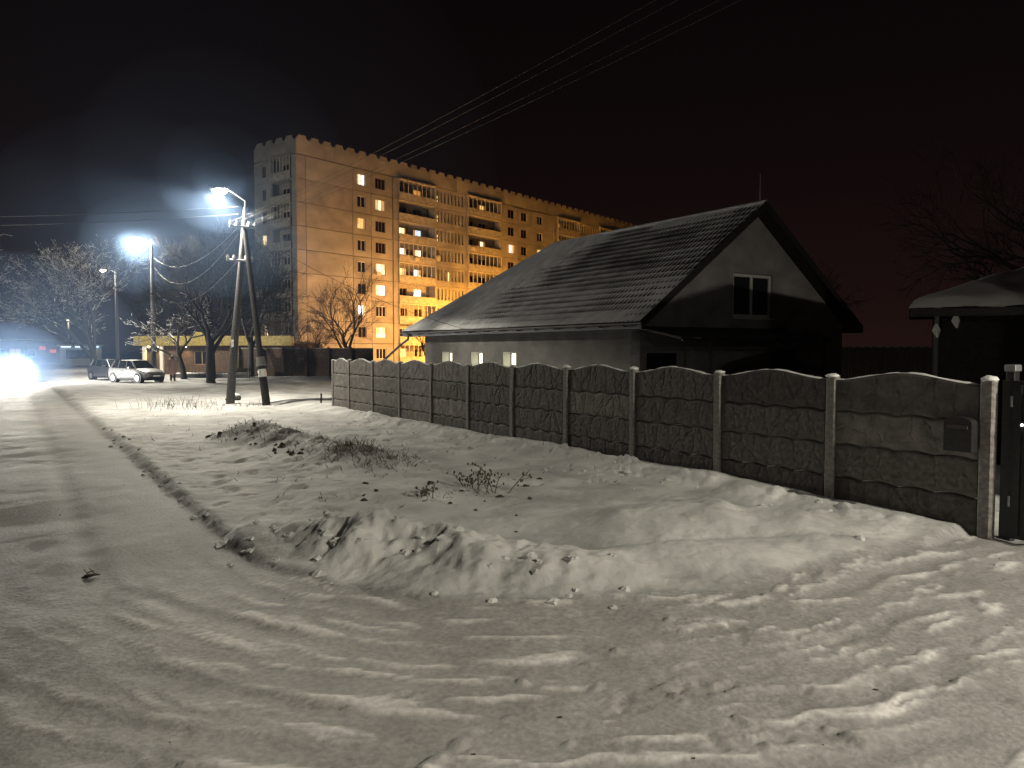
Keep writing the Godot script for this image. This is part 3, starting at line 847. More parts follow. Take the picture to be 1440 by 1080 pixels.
	rc.tube([Vector3(0, ridge + 0.04, -(sr - sc)), Vector3(pe - pc, eave + 0.06, -(sf - sc))], [0.07, 0.07], 8)
	obj("ridge_cap", rc, M.roof_snow, hs)
	# barge boards
	for sd in [-1.0, 1.0]:
		var bb := MB.new()
		var z0: float = -(se - sc)
		var q := [Vector2(sd * (pc - pe), eave - 0.16), Vector2(0, ridge - 0.16), Vector2(0, ridge + 0.1), Vector2(sd * (pc - pe), eave + 0.1)]
		if sd > 0: q.reverse()
		prism(q, z0 + 0.002, z0 + 0.03, bb)
		obj("barge_board", bb, M.dark_metal, hs)
	# gutter, brackets, downpipe
	var gt := MB.new()
	for i in 40:
		var qa := se + (sf - se) * i / 40.0; var qb := se + (sf - se) * (i + 1) / 40.0
		for k in 6:
			var t0 := PI + PI * k / 6.0; var t1 := PI + PI * (k + 1) / 6.0
			gt.quad(W.call(pe - 0.07 + 0.07 * cos(t1), qa, eave + 0.02 + 0.07 * sin(t1)), W.call(pe - 0.07 + 0.07 * cos(t0), qa, eave + 0.02 + 0.07 * sin(t0)), W.call(pe - 0.07 + 0.07 * cos(t0), qb, eave + 0.02 + 0.07 * sin(t0)), W.call(pe - 0.07 + 0.07 * cos(t1), qb, eave + 0.02 + 0.07 * sin(t1)))
	var gu := obj("gutter", gt, M.pipe, hs)
	for i in 14:
		var s := se + 0.6 + i * 1.13
		obj("bracket", bx(W.call(pe - 0.155, s + 0.02, eave - 0.085), W.call(pe + 0.02, s - 0.02, eave - 0.055)), M.pipe, gu)
	obj("eave_board", bx(W.call(pe + 0.005, sf - 0.1, eave - 0.15), W.call(pe + 0.035, se + 0.05, eave + 0.0)), M.dark_metal, hs)
	obj("soffit", bx(W.call(pe + 0.036, sf - 0.1, eave - 0.15), W.call(pf - 0.004, se + 0.05, eave - 0.12)), M.dark_metal, hs)
	obj("downpipe", tb([W.call(pe - 0.07, 31.6, eave - 0.05), W.call(pe - 0.07, 31.65, eave - 0.28), W.call(pe - 0.2, 32.1, 2.45), W.call(pe - 0.5, 33.3, 1.75), W.call(pe - 0.6, 33.7, 1.45)], [0.055, 0.055, 0.055, 0.055, 0.055], 8), M.pipe, hs)
	# lean-to canopy over the yard door
	var cy := MB.new()
	var c0: Vector3 = W.call(15.1, s0 - 0.002, 2.9); var c1: Vector3 = W.call(21.5, s0 - 0.002, 2.9)
	var c2: Vector3 = W.call(21.5, s0 - 1.9, 2.55); var c3: Vector3 = W.call(15.1, s0 - 1.9, 2.55)
	var dn := Vector3(0, -0.012, 0)
	cy.hexa([c3 + dn, c2 + dn, c1 + dn, c0 + dn, c3, c2, c1, c0])
	var ca := obj("canopy", cy, M.trim, hs)
	for i in 9:
		var t := i / 8.0
		obj("rafter", tb([c0.lerp(c1, t) + Vector3(0, -0.04, 0), c3.lerp(c2, t) + Vector3(0, -0.04, 0)], [0.022, 0.022], 5), M.dark_metal, ca)
	obj("beam", tb([c3 + Vector3(0, -0.08, 0.03), c2 + Vector3(0, -0.08, 0.03)], [0.035, 0.035], 6), M.dark_metal, ca)
	for t in [0.17, 0.62, 0.97]:
		var b: Vector3 = c3.lerp(c2, t)
		obj("post", tb([Vector3(b.x, -0.1, b.z + 0.03), b + Vector3(0, -0.08, 0.03)], [0.035, 0.035], 6), M.dark_metal, ca)
	var dr := obj("door", bbx(Vector3(1.2, 0.1, zf + 0.002), Vector3(2.2, 2.2, zf + 0.05), 0.01), M.trim, hs)
	obj("handle", bx(Vector3(1.3, 1.05, zf + 0.051), Vector3(1.42, 1.08, zf + 0.08)), M.galv, dr)
	obj("plinth_window", bbx(Vector3(-4.6, 0.9, zf + 0.002), Vector3(-3.4, 2.1, zf + 0.03), 0.01), M.glass, hs)
	obj("mast", tb([Vector3(0.1, ridge, -(se - sc) - 0.3), Vector3(0.1, ridge + 1.0, -(se - sc) - 0.3)], [0.03, 0.02], 6), M.dark_metal, hs)
	obj("vent_pipe", tb([Vector3(2.9, 4.6, -(se - sc) - 2.0), Vector3(2.9, 5.4, -(se - sc) - 2.0)], [0.06, 0.06], 8), M.dark_metal, hs)
func roof_slab(xe: float, eave: float, se: float, sf: float, sr: float, ridge: float, sc: float, back: bool) -> MB:
	var k := -1.0 if back else 1.0
	var a := Vector3(k * xe, eave, -(se - sc)); var b := Vector3(0, ridge, -(se - sc))
	var c := Vector3(0, ridge, -(sr - sc)); var d := Vector3(k * xe, eave, -(sf - sc))
	var dn := Vector3(0, -0.14, 0)
	var mb := MB.new()
	if back: mb.hexa([a + dn, d + dn, c + dn, b + dn, a, d, c, b])
	else: mb.hexa([a + dn, b + dn, c + dn, d + dn, a, b, c, d])
	return mb
func outbuilding() -> void:
	var o := thing("outbuilding", "dark outbuilding with thick snow on its low roof behind the black gate", "building", Vector3(7.2, 0, -14.0), -0.478)
	obj("wall", wall_holes(6.2, 2.95, 0.2, [[1.6, 0.0, 2.6, 2.1], [3.8, 1.0, 5.0, 2.1]]), M.dark_wood, o).position = Vector3(0.5, 0, -0.5)
	obj("side_wall", bx(Vector3(0.5, 0, -5.6), Vector3(0.7, 2.95, -0.702)), M.dark_wood, o)
	obj("side_wall", bx(Vector3(6.5, 0, -5.6), Vector3(6.7, 2.95, -0.702)), M.dark_wood, o)
	obj("rear_wall", bx(Vector3(0.702, 0, -5.6), Vector3(6.498, 2.95, -5.4)), M.dark_wood, o)
	obj("door", bbx(Vector3(1.62, 0.02, -0.62), Vector3(2.58, 2.08, -0.57), 0.01), M.trim, o)
	var wn := window_unit("window", 1.16, 1.06, 2, M.frame_brown, M.glass, o, 0.07)
	wn.position = Vector3(3.82, 1.02, -0.55)
	# hipped roof under a rounded blanket of snow
	var low := MB.new(); var mb := MB.new()
	var nz := noise(41, 0.9); var nw := noise(42, 3.0)
	var nx := 90; var nz_ := 70
	var wd := 7.2; var dp := 6.1
	for layer in 2:
		var b: MB = low if layer == 0 else mb
		for j in nz_ + 1:
			for i in nx + 1:
				var x := wd * i / nx; var z := -dp * j / nz_
				var e := minf(minf(x, wd - x), minf(-z, dp + z))
				var h := 2.96 + 0.36 * e
				if layer == 1:
					var t := sqrt(clampf(e / 0.18, 0.0, 1.0))
					h += 0.02 + t * (0.13 + 0.05 * nz.get_noise_2d(x, z)) 
					if e < 0.02:
						var wob := 0.05 * (0.5 + nw.get_noise_2d(x * 0.8, z * 0.8))
						h -= wob
				b.vert(Vector3(x, h, z), Vector3.UP)
		for j in nz_:
			for i in nx:
				var a := j * (nx + 1) + i
				b.ix.append_array(PackedInt32Array([a, a + nx + 1, a + nx + 2, a, a + nx + 2, a + 1]))
		b.smooth()
	var rf := obj("roof", low, M.tile, o)
	obj("roof_snow", mb, M.cap, rf)
	obj("eave_board", bx(Vector3(0.03, 2.8, -0.05), Vector3(7.17, 2.94, -0.02)), M.dark_metal, o)
	for k in 2:
		var sp := MB.new()
		var at := Vector3([0.75, 0.45][k], [2.72, 2.55][k], -0.1)
		sp.tube([at + Vector3(0, 0.12, 0), at, at + Vector3(0.02, -0.13, 0)], [0.02, 0.07, 0.015], 8)
		obj("icicle", sp, M.cap, o)

func added_fence() -> void:  # added to cover the strip of lamplit ground at the horizon
	var o := thing("added_plank_fence", "dark plank fence added to hide the lit ground behind the house", "fence", Vector3(11.5, 0, -41.0), -0.05)
	var pl := bbx(Vector3(0, -0.1, -0.015), Vector3(0.14, 2.35, 0.015), 0.006).mesh()
	for i in 130: obj("plank", pl, M.dark_wood, o).position = Vector3(i * 0.147, 0.03 * sin(i * 2.1), 0.004 * (i % 3))
	for y in [0.5, 1.8]: obj("rail", bx(Vector3(0, y, -0.09), Vector3(19.2, y + 0.09, -0.016)), M.dark_wood, o)
func shading_house() -> void:  # out of view, shaped to throw the shadow seen on the gable
	var o := thing("shading_house", "unseen house with snowy hipped roof added to shade the gable", "house", Vector3(8.65, 0, -6.4))
	obj("wall", bbx(Vector3(0.2, -0.2, -3.2), Vector3(6.2, 6.19, -0.2), 0.02), M.plaster, o)
	for x in [1.0, 3.6]: window_unit("window", 1.3, 1.3, 2, M.white_frame, M.glass, o, 0.08).position = Vector3(x, 3.9, -0.12)
	var dr := obj("door", bbx(Vector3(1.2, 0.0, -0.199), Vector3(4.4, 2.6, -0.15), 0.02), M.dark_metal, o)
	obj("handle", bx(Vector3(2.7, 1.0, -0.149), Vector3(2.9, 1.05, -0.1)), M.galv, dr)
	var rf := MB.new()
	var a := Vector3(-0.1, 6.2, 0.0); var b := Vector3(6.5, 6.2, 0.0); var c := Vector3(6.5, 6.2, -3.4); var d := Vector3(-0.1, 6.2, -3.4)
	var e := Vector3(2.0, 7.1, -1.7); var f := Vector3(4.0, 7.1, -1.7)
	rf.quad(a, b, f, e); rf.quad(c, d, e, f); rf.tri(d, a, e); rf.tri(b, c, f); rf.quad(a, d, c, b)
	obj("roof", rf, M.roof_snow, o)

# ---------------------------------------------------------------- street lamps and overhead line
func lamp_head(parent: Node, at: Vector3, toward: float, face: Material, energy: float, tint: Color, big := 1.0, spill := 0.1, aim := Vector3.ZERO) -> void:
	# flat lantern: housing, glowing face below it, and its light just under the face
	var h := MB.new()
	h.bevel_box(Vector3(-0.16, 0.0, -0.36) * big, Vector3(0.16, 0.11, 0.36) * big, 0.03)
	var o := obj("lantern", h, M.galv, parent)
	o.position = at; o.rotation.y = toward
	var f := MB.new()
	f.blob(Vector3(0, -0.03, 0.02) * big, Vector3(0.17, 0.15, 0.33) * big, 10, null, 0.0)
	obj("light", f, face, o)
	if aim == Vector3.ZERO:            # flat panel
		var l := AreaLight3D.new()
		l.name = "glow"
		l.light_color = tint
		l.light_energy = energy
		l.area_size = Vector2(0.3, 0.6) * big
		l.area_range = 150.0; l.area_attenuation = 2.0
		l.shadow_enabled = true
		o.add_child(l, true)
		l.position = Vector3(0, -0.2, 0) * big; l.rotation.x = -PI / 2
	elif aim != Vector3.UP:            # road optics: wide even beam, cut off towards the houses
		var c := SpotLight3D.new()
		c.name = "glow"
		c.light_color = tint
		c.light_energy = energy
		c.spot_angle = 80.0; c.spot_angle_attenuation = 0.12
		c.spot_range = 150.0; c.spot_attenuation = 2.0
		c.light_size = 0.15
		c.shadow_enabled = true
		o.add_child(c, true)
		c.position = Vector3(0, -0.22, 0) * big
		c.global_basis = Basis.looking_at(aim, Vector3.FORWARD)
	var g := OmniLight3D.new()
	g.name = "globe_glow"
	g.light_color = tint
	g.light_energy = energy * spill
	g.omni_range = 150.0; g.omni_attenuation = 2.0
	g.light_size = 0.12
	g.shadow_enabled = true
	o.add_child(g, true)
	g.position = Vector3(0, -0.24, 0) * big
func glare_haze(at: Vector3, r0: float, step: float, n: int, k: float) -> void:
	# lamp glare imitated by added fog: density k / r in nested shells
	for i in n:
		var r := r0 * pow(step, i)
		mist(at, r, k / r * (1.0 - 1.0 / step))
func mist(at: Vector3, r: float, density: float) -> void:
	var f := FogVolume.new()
	f.name = numbered("glare_mist")
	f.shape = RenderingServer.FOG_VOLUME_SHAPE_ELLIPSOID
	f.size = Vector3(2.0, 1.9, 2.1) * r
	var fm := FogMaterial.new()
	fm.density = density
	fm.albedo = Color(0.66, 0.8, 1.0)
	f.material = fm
	tag(f, "bluish fog added round the bright lamps to imitate their glare", "mist", "added glare mist", "stuff")
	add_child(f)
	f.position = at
func sag(a: Vector3, b: Vector3, drop: float, n := 16) -> Array:
	var out := []
	for i in n + 1:
		var t := float(i) / n
		out.append(a.lerp(b, t) - Vector3(0, drop * 4.0 * t * (1.0 - t), 0))
	return out
func wire(a: Vector3, b: Vector3, drop: float, label: String, rad := 0.004, group := "overhead wires") -> void:
	var pts := sag(a, b, drop, 22)
	var rr := []
	for q in pts: rr.append(rad)
	tag(obj("overhead_wire", tb(pts, rr, 5), M.wire), label, "wire", group)
func insulator(parent: Node, at: Vector3) -> void:
	var mb := MB.new()
	mb.tube([at, at + Vector3(0, 0.05, 0), at + Vector3(0, 0.06, 0), at + Vector3(0, 0.1, 0), at + Vector3(0, 0.11, 0), at + Vector3(0, 0.17, 0)], [0.02, 0.03, 0.06, 0.06, 0.045, 0.03], 8)
	obj("insulator", mb, M.porcelain, parent)
func utility_pole(at: Vector3, top: Vector3, label: String, lamp: Vector3, energy: float, brace: Vector3, plate := true) -> Node3D:
	var u := thing("utility_pole", label, "pole", at, 0.0)
	var tp := top - at
	obj("pole", tb([Vector3(0, -0.4, 0), tp * 0.2, tp * 0.5, tp], [0.17, 0.16, 0.125, 0.085], 12), M.pole_concrete, u)
	if brace != Vector3.ZERO:
		var bb := brace - at
		var up := tp * 0.88
		var dir := (up - bb).normalized()
		obj("brace", tb([bb - dir * 0.4, bb + dir * 1.7, bb + dir * 1.75, up + Vector3(0.05, 0, 0)], [0.155, 0.15, 0.12, 0.09], 12), M.pole_wood, u)
		obj("white_band", tb([bb + dir * 1.12, bb + dir * 1.42], [0.158, 0.158], 12), M.porcelain, u)
		obj("binding", tb([bb + dir * 1.55, bb + dir * 1.68, bb + dir * 1.72, bb + dir * 1.9], [0.2, 0.19, 0.17, 0.17], 12), M.concrete, u)
	for k in 2:
		var q: Vector3 = tp * float([0.9, 0.73][k])
		var arm := obj("cross_arm", bbx(Vector3(-0.5, -0.04, -0.04), Vector3(0.5, 0.04, 0.04), 0.008), M.galv, u)
		arm.position = q + Vector3(0, 0, 0.14); arm.rotation.y = STREET
		for x in [-0.45, -0.22, 0.22, 0.45]: insulator(arm, Vector3(x, 0.0405, 0))
	if plate: obj("number_plate", bbx(Vector3(-0.05, 0, 0), Vector3(0.05, 0.28, 0.01), 0.003), M.porcelain, u).position = tp * 0.29 + Vector3(0.0, 0, 0.165)
	if lamp == Vector3.ZERO: return u
	var lp := lamp - at
	obj("lamp_arm", tb([tp * 0.96, tp + Vector3(-0.02, 0.25, 0), tp.lerp(lp, 0.5) + Vector3(0, 0.25, 0), lp + Vector3(0.2, 0.06, 0)], [0.03, 0.03, 0.03, 0.03], 8), M.galv, u)
	lamp_head(u, lp, atan2(1.0, 0.25), M.lamp_face, energy, WHITE_LAMP, 1.0, 0.12, Vector3(0, -0.966, 0) + at_ps(-0.26, 0.0))
	return u
func lamp_post(at: Vector3, h: float, arm: Vector3, label: String, face: Material, energy: float, tint: Color, group := "street lamps", big := 1.0, spill := 0.1, aim := Vector3.ZERO) -> Node3D:
	var u := thing("street_lamp", label, "street lamp", at, 0.0, group)
	obj("post", tb([Vector3(0, -0.3, 0), Vector3(0, h * 0.5, 0), Vector3(0, h, 0)], [0.18, 0.15, 0.11], 12), M.pole_concrete, u)
	obj("lamp_arm", tb([Vector3(0, h - 0.3, 0), Vector3(0, h + 0.2, 0), Vector3(0, h + 0.3, 0) + arm * 0.5, Vector3(0, h + 0.36, 0) + arm], [0.035, 0.035, 0.03, 0.03], 8), M.galv, u)
	lamp_head(u, Vector3(0, h + 0.26, 0) + arm * 1.15, atan2(arm.x, arm.z), face, energy, tint, big, spill, aim)
	return u

# ---------------------------------------------------------------- the nine storey block
const FLOOR_H := 2.98
var panel_cache := {}
var lit_kinds := {}
func block_panel(w: float, h: float, holes: Array) -> Mesh:
	var key := "%.2f %.2f %s" % [w, h, str(holes)]
	if not panel_cache.has(key):
		panel_cache[key] = wall_holes(w, h, 0.2, holes).mesh()
	return panel_cache[key]
func flat_window(parent: Node, at: Vector3, w: float, h: float, leaves: int, lit: String, r: RandomNumberGenerator, turn := 0.0) -> void:
	var key := "win %.2f %.2f %d" % [w, h, leaves]
	var bar := 0.09
	var step := (w - bar) / leaves
	if not panel_cache.has(key):
		var holes := []
		for i in leaves: holes.append([bar + i * step, bar, (i + 1) * step, h - bar])
		panel_cache[key] = wall_holes(w, h, 0.06, holes).mesh()
		panel_cache[key + " pane"] = bx(Vector3(bar, bar, -0.045), Vector3(step, h - bar, -0.03)).mesh()
	var o := obj("window", panel_cache[key], M.frame_pale if lit or r.randf() < 0.5 else M.frame_brown, parent)
	o.position = at; o.rotation.y = turn
	var pick := r.randi_range(0, 2)
	for i in leaves:
		var pm: Material = M.glass
		if lit: pm = lit_kinds[lit][(r.randi() if i == 0 else pick) % 3]
		if lit == "lit_warm" and i == leaves - 1 and leaves > 2: pm = M.lit_dim
		obj("pane", panel_cache[key + " pane"], pm, o).position = Vector3(i * step, 0, 0)
	if lit and lit != "lit_dim":
		for e in 2:
			if r.randf() < 0.25: continue
			var cw := w * r.randf_range(0.12, 0.3)
			var x0 := bar if e == 0 else w - bar - cw
			obj("curtain", bx(Vector3(x0, bar + (0.0 if r.randf() < 0.7 else h * 0.35), -0.0285), Vector3(x0 + cw, h - bar, -0.02)), M.curtain[r.randi_range(0, 2)], o)
func apartment() -> void:
	var a := thing("apartment_block", "nine storey concrete panel apartment block lit orange with notched parapet", "building", Vector3(-27.2, 0, -98.0), deg_to_rad(52.5))
	var r := RandomNumberGenerator.new(); r.seed = 9
	var f0 := 0.1
	var top := f0 + 9 * FLOOR_H
	var dep := 9.0
	var long := 92.0
	obj("core", bx(Vector3(1.5, -0.3, -dep + 0.3), Vector3(long - 0.25, top + 0.3, -1.7)), M.joint, a)
	obj("backing", bx(Vector3(0.25, -0.3, -1.699), Vector3(17.2, top + 0.2, -0.25)), M.joint, a)
	obj("backing", bx(Vector3(41.6, -0.3, -1.699), Vector3(58.0, top + 0.2, -0.25)), M.joint, a)
	obj("backing", bx(Vector3(83.0, -0.3, -1.699), Vector3(long - 0.25, top + 0.2, -0.25)), M.joint, a)
	# plain panel bays: x0, x1, [window centre, width, leaves, lit by floor 1..9]
	var n := ""
	var bays := [
		[0.0, 1.45, []], [1.45, 9.2, []],
		[9.2, 12.5, [[10.7, 1.45, 2, [n, n, "lit_cold", n, n, n, "lit_warm", n, "lit_white"]]]],
		[12.5, 16.6, [[14.2, 1.9, 3, [n, "lit_white", n, "lit_white", "lit_white", n, n, "lit_warm", n]]]],
		[41.6, 46.3, [[44.4, 1.8, 2, [n, "lit_warm", n, n, n, n, "lit_cold", n, n]]]],
		[46.3, 50.6, [[48.1, 1.7, 2, [n, n, n, "lit_white", n, n, n, n, n]]]],
		[50.6, 57.2, [[52.9, 1.7, 2, [n, n, "lit_warm", n, n, n, "lit_warm", n, n]]]],
		[83.0, 87.5, [[85.2, 1.7, 2, [n, n, n, n, "lit_warm", n, n, n, n]]]],
		[87.5, 92.0, [[89.6, 1.7, 2, [n, n, n, n, n, n, n, n, n]]]],
	]
	for b in bays:
		var w: float = b[1] - b[0]
		for k in 9:
			var holes := []
			for q in b[2]: holes.append([q[0] - b[0] - q[1] / 2.0, 0.78, q[0] - b[0] + q[1] / 2.0, 2.3])
			var o := obj("wall_panel", block_panel(w - 0.08, FLOOR_H - 0.08, holes), M.panel[r.randi_range(0, 2)], a)
			o.position = Vector3(b[0] + 0.025, f0 + k * FLOOR_H + 0.025, r.randf_range(-0.012, 0.012))
			for q in b[2]:
				flat_window(a, Vector3(q[0] - q[1] / 2.0 + 0.025, f0 + k * FLOOR_H + 0.805, -0.12), q[1], 1.52, q[2], q[3][k], r)
	for u in [16.62, 57.3, 81.9]:                       # pilasters beside the loggias
		for k in 9:
			obj("pilaster", block_panel(0.9 if u < 20 else 1.0, FLOOR_H - 0.04, []), M.panel[1], a).position = Vector3(u, f0 + k * FLOOR_H + 0.02, 0.12)
	# loggias: x0, x1, lit windows by floor
	var logs := [
		[17.55, 25.3, [["lit_warm", "", "lit_white"], ["", "", ""], ["", "", ""], ["", "lit_white", ""], ["lit_warm", "lit_white", ""], ["lit_white", "lit_white", ""], ["lit_warm", "lit_cold", ""], ["", "", ""], ["", "lit_amber", ""]], [1, 0, 1, 0, 1, 1, 0, 0, 1]],
		[32.9, 41.5, [["", "", ""], ["", "", ""], ["", "lit_warm", ""], ["", "", ""], ["", "", ""], ["", "", ""], ["", "lit_white", ""], ["", "", ""], ["", "lit_warm", "lit_dim"]], [0, 1, 0, 1, 1, 1, 0, 0, 1]],
		[58.4, 66.0, [["", "", ""], ["", "", ""], ["", "", ""], ["", "", ""], ["", "", ""], ["", "", ""], ["", "", ""], ["lit_dim", "lit_warm", ""], ["lit_warm", "", ""]], [0, 0, 1, 0, 1, 0, 0, 1, 1]],
		[73.6, 81.8, [["", "", ""], ["", "", ""], ["", "", ""], ["", "", ""], ["", "", ""], ["", "", ""], ["", "", ""], ["", "", ""], ["", "lit_warm", ""]], [0, 0, 1, 0, 1, 0, 0, 1, 1]],
	]
	for g in logs:
		var x0: float = g[0]; var w: float = g[1] - g[0]
		for k in 9:
			var y := f0 + k * FLOOR_H
			var slab := obj("loggia_floor", bx(Vector3(x0, y - 0.12, -1.698), Vector3(x0 + w, y + 0.04, 0.35)), M.inner, a)
			slab.set_meta("label", "loggia floor slab")
			obj("balcony_front", bbx(Vector3(x0 + 0.02, y + 0.045, 0.2), Vector3(x0 + w - 0.02, y + 1.08, 0.33), 0.02), M.balcony, a)
			var bw := obj("loggia_wall", block_panel(w, FLOOR_H - 0.13, [[0.5, 0.1, 1.3, 2.3], [1.6, 0.85, 3.2, 2.3], [4.6, 0.85, 6.4, 2.3]]), M.inner, a)
			bw.position = Vector3(x0, y + 0.042, -1.45)
			flat_window(a, Vector3(x0 + 0.5, y + 0.142, -1.55), 0.8, 2.2, 1, g[2][k][2], r)
			flat_window(a, Vector3(x0 + 1.6, y + 0.892, -1.55), 1.6, 1.45, 2, g[2][k][0], r)
			flat_window(a, Vector3(x0 + 4.6, y + 0.892, -1.55), 1.8, 1.45, 2, g[2][k][1], r)
			for e in [[0.0, 0.12], [w - 0.12, w]]:
				obj("side_wall", bx(Vector3(x0 + e[0], y + 0.042, -1.249), Vector3(x0 + e[1], y + FLOOR_H - 0.122, 0.19)), M.panel[1], a)
			if g[3][k] == 1:
				var nn := 8
				for i in nn + 1:
					var xx := x0 + 0.05 + (w - 0.17) * i / nn
					obj("mullion", bx(Vector3(xx, y + 1.082, 0.24), Vector3(xx + 0.07, y + FLOOR_H - 0.2, 0.31)), M.frame_pale, a)
				obj("glazing_rail", bx(Vector3(x0 + 0.02, y + FLOOR_H - 0.198, 0.24), Vector3(x0 + w - 0.02, y + FLOOR_H - 0.121, 0.31)), M.frame_pale, a)
		obj("loggia_roof", bx(Vector3(x0, top - 0.12, -1.698), Vector3(x0 + w, top + 0.08, 0.4)), M.inner, a)
	# stair bays with slatted screens
	for g in [[25.32, 32.88, [[8, "dots"], [7, "dots"], [6, "dots"], [4, "slot"]]], [66.02, 73.58, []]]:
		var x0: float = g[0]; var w: float = g[1] - g[0]
		for k in 9:
			var y := f0 + k * FLOOR_H
			var holes := []
			for i in 8: holes.append([0.55 + i * 0.82, 0.85, 0.55 + i * 0.82 + 0.48, 2.55])
			obj("screen_panel", block_panel(w - 0.04, FLOOR_H - 0.04, holes), M.panel[k % 3], a).position = Vector3(x0 + 0.02, y + 0.02, -0.05)
			var lit := ""
			for q in g[2]:
				if q[0] == k: lit = q[1]
			var back := obj("stair_wall", bx(Vector3(x0, y - 0.02, -1.3), Vector3(x0 + w, y + FLOOR_H - 0.022, -1.2)), M.inner, a)
			back.set_meta("label", "stair landing wall behind the slats")
			if lit == "dots":
				for i in 3:
					for j in 2: obj("landing_light", bbx(Vector3(x0 + 0.85 + i * 0.7, y + 1.1 + j * 0.6, -1.199), Vector3(x0 + 1.2 + i * 0.7, y + 1.45 + j * 0.6, -1.15), 0.02), M.lit_warm, a)
			elif lit == "slot":
				obj("landing_light", bbx(Vector3(x0 + 3.9, y + 0.95, -1.199), Vector3(x0 + 4.6, y + 2.4, -1.15), 0.02), M.lit_warm, a)
	# end wall with its own loggias, facing the street
	for k in 9:
		var y := f0 + k * FLOOR_H
		for q in [[-9.0, -5.2, [[1.6, 0.8, 2.6, 2.3]]], [-1.0, 0.0, []]]:
			var o := obj("end_panel", block_panel(q[1] - q[0] - 0.05, FLOOR_H - 0.05, q[2]), M.panel[r.randi_range(0, 2)], a)
			o.position = Vector3(0, y + 0.025, q[0] + 0.025); o.rotation.y = -PI / 2
			if q[2]: flat_window(a, Vector3(0.12, y + 0.825, q[0] + 1.625), 1.0, 1.5, 2, ["", "lit_warm", "", "lit_dim", "", "lit_warm", "", "", ""][k], r, -PI / 2)
		var x0 := -0.3
		obj("loggia_floor", bx(Vector3(x0, y - 0.1, -5.2), Vector3(1.499, y + 0.04, -1.0)), M.inner, a)
		obj("balcony_front", bbx(Vector3(x0 + 0.02, y + 0.042, -5.18), Vector3(x0 + 0.14, y + 1.08, -1.02), 0.02), M.balcony, a)
		var bw := obj("loggia_wall", block_panel(4.2, FLOOR_H - 0.14, [[0.6, 0.85, 3.0, 2.3]]), M.inner, a)
		bw.position = Vector3(1.2, y + 0.042, -5.2); bw.rotation.y = -PI / 2
		flat_window(a, Vector3(1.3, y + 0.892, -4.6), 2.4, 1.45, 3, "", r, -PI / 2)
		if k % 2 == 0 or k == 3:
			for i in 7:
				var zz := -5.15 + 4.05 * i / 6.0
				obj("mullion", bx(Vector3(x0 + 0.04, y + 1.082, zz), Vector3(x0 + 0.1, y + FLOOR_H - 0.102, zz + 0.06)), M.frame_pale, a)
	obj("loggia_roof", bx(Vector3(-0.35, top - 0.1, -5.2), Vector3(1.499, top + 0.1, -1.0)), M.inner, a)
	# attic panels and notched parapet
	var x := 0.0
	while x < long - 0.1:
		var w := minf(6.1, long - x)
		obj("attic_panel", block_panel(w - 0.05, 1.75, []), M.panel[r.randi_range(0, 2)], a).position = Vector3(x + 0.025, top + 0.1, 0.02 if x > 0.1 else 0.02)
		x += w
	obj("attic_panel", block_panel(dep - 0.25, 1.75, []), M.panel[1], a).position = Vector3(0.0, top + 0.1, -dep)
	a.get_child(a.get_child_count() - 1).rotation.y = -PI / 2
	var tooth := MB.new()
	var poly := []
	for q in [[0.0, 0.0], [1.95, 0.0], [1.95, 0.1], [1.72, 0.16], [1.55, 0.32], [1.48, 0.62], [0.47, 0.62], [0.4, 0.32], [0.23, 0.16], [0.0, 0.1]]: poly.append(Vector2(q[0], q[1]))
	prism([poly[0], poly[1], poly[2], poly[9]], -0.18, 0.0, tooth)
	prism([poly[9], poly[2], poly[3], poly[4], poly[5], poly[6], poly[7], poly[8]], -0.18, 0.0, tooth)
	var tm := tooth.mesh()
	for i in 46:
		obj("parapet_tooth", tm, M.panel[i % 3], a).position = Vector3(0.02 + i * 2.0, top + 1.86, 0.02)
	for i in 4:
		var o := obj("parapet_tooth", tm, M.panel[i % 3], a)
		o.position = Vector3(0.0, top + 1.86, -dep + 0.3 + i * 2.1); o.rotation.y = -PI / 2
	obj("roof_deck", bx(Vector3(0.3, top + 0.301, -dep + 0.2), Vector3(long - 0.3, top + 0.5, -0.25)), M.cap, a)
	for u in [29.0, 70.0]:
		obj("lift_house", bbx(Vector3(u - 2.5, top + 0.501, -7.0), Vector3(u + 2.5, top + 2.6, -4.0), 0.04), M.panel[1], a)
	# small wall fittings
	for q in [[12.9, 4, 0.6], [20.5, 5, 0.3], [33.4, 6, 0.2]]:
		obj("air_conditioner", bbx(Vector3(q[0], f0 + q[1] * FLOOR_H + q[2], 0.34), Vector3(q[0] + 0.8, f0 + q[1] * FLOOR_H + q[2] + 0.55, 0.64), 0.03), M.frame_pale, a)
	var dish := MB.new(); dish.blob(Vector3(25.6, f0 + 5 * FLOOR_H + 1.2, 0.5), Vector3(0.5, 0.5, 0.12), 8, null, 0.0)
	obj("satellite_dish", dish, M.frame_pale, a)

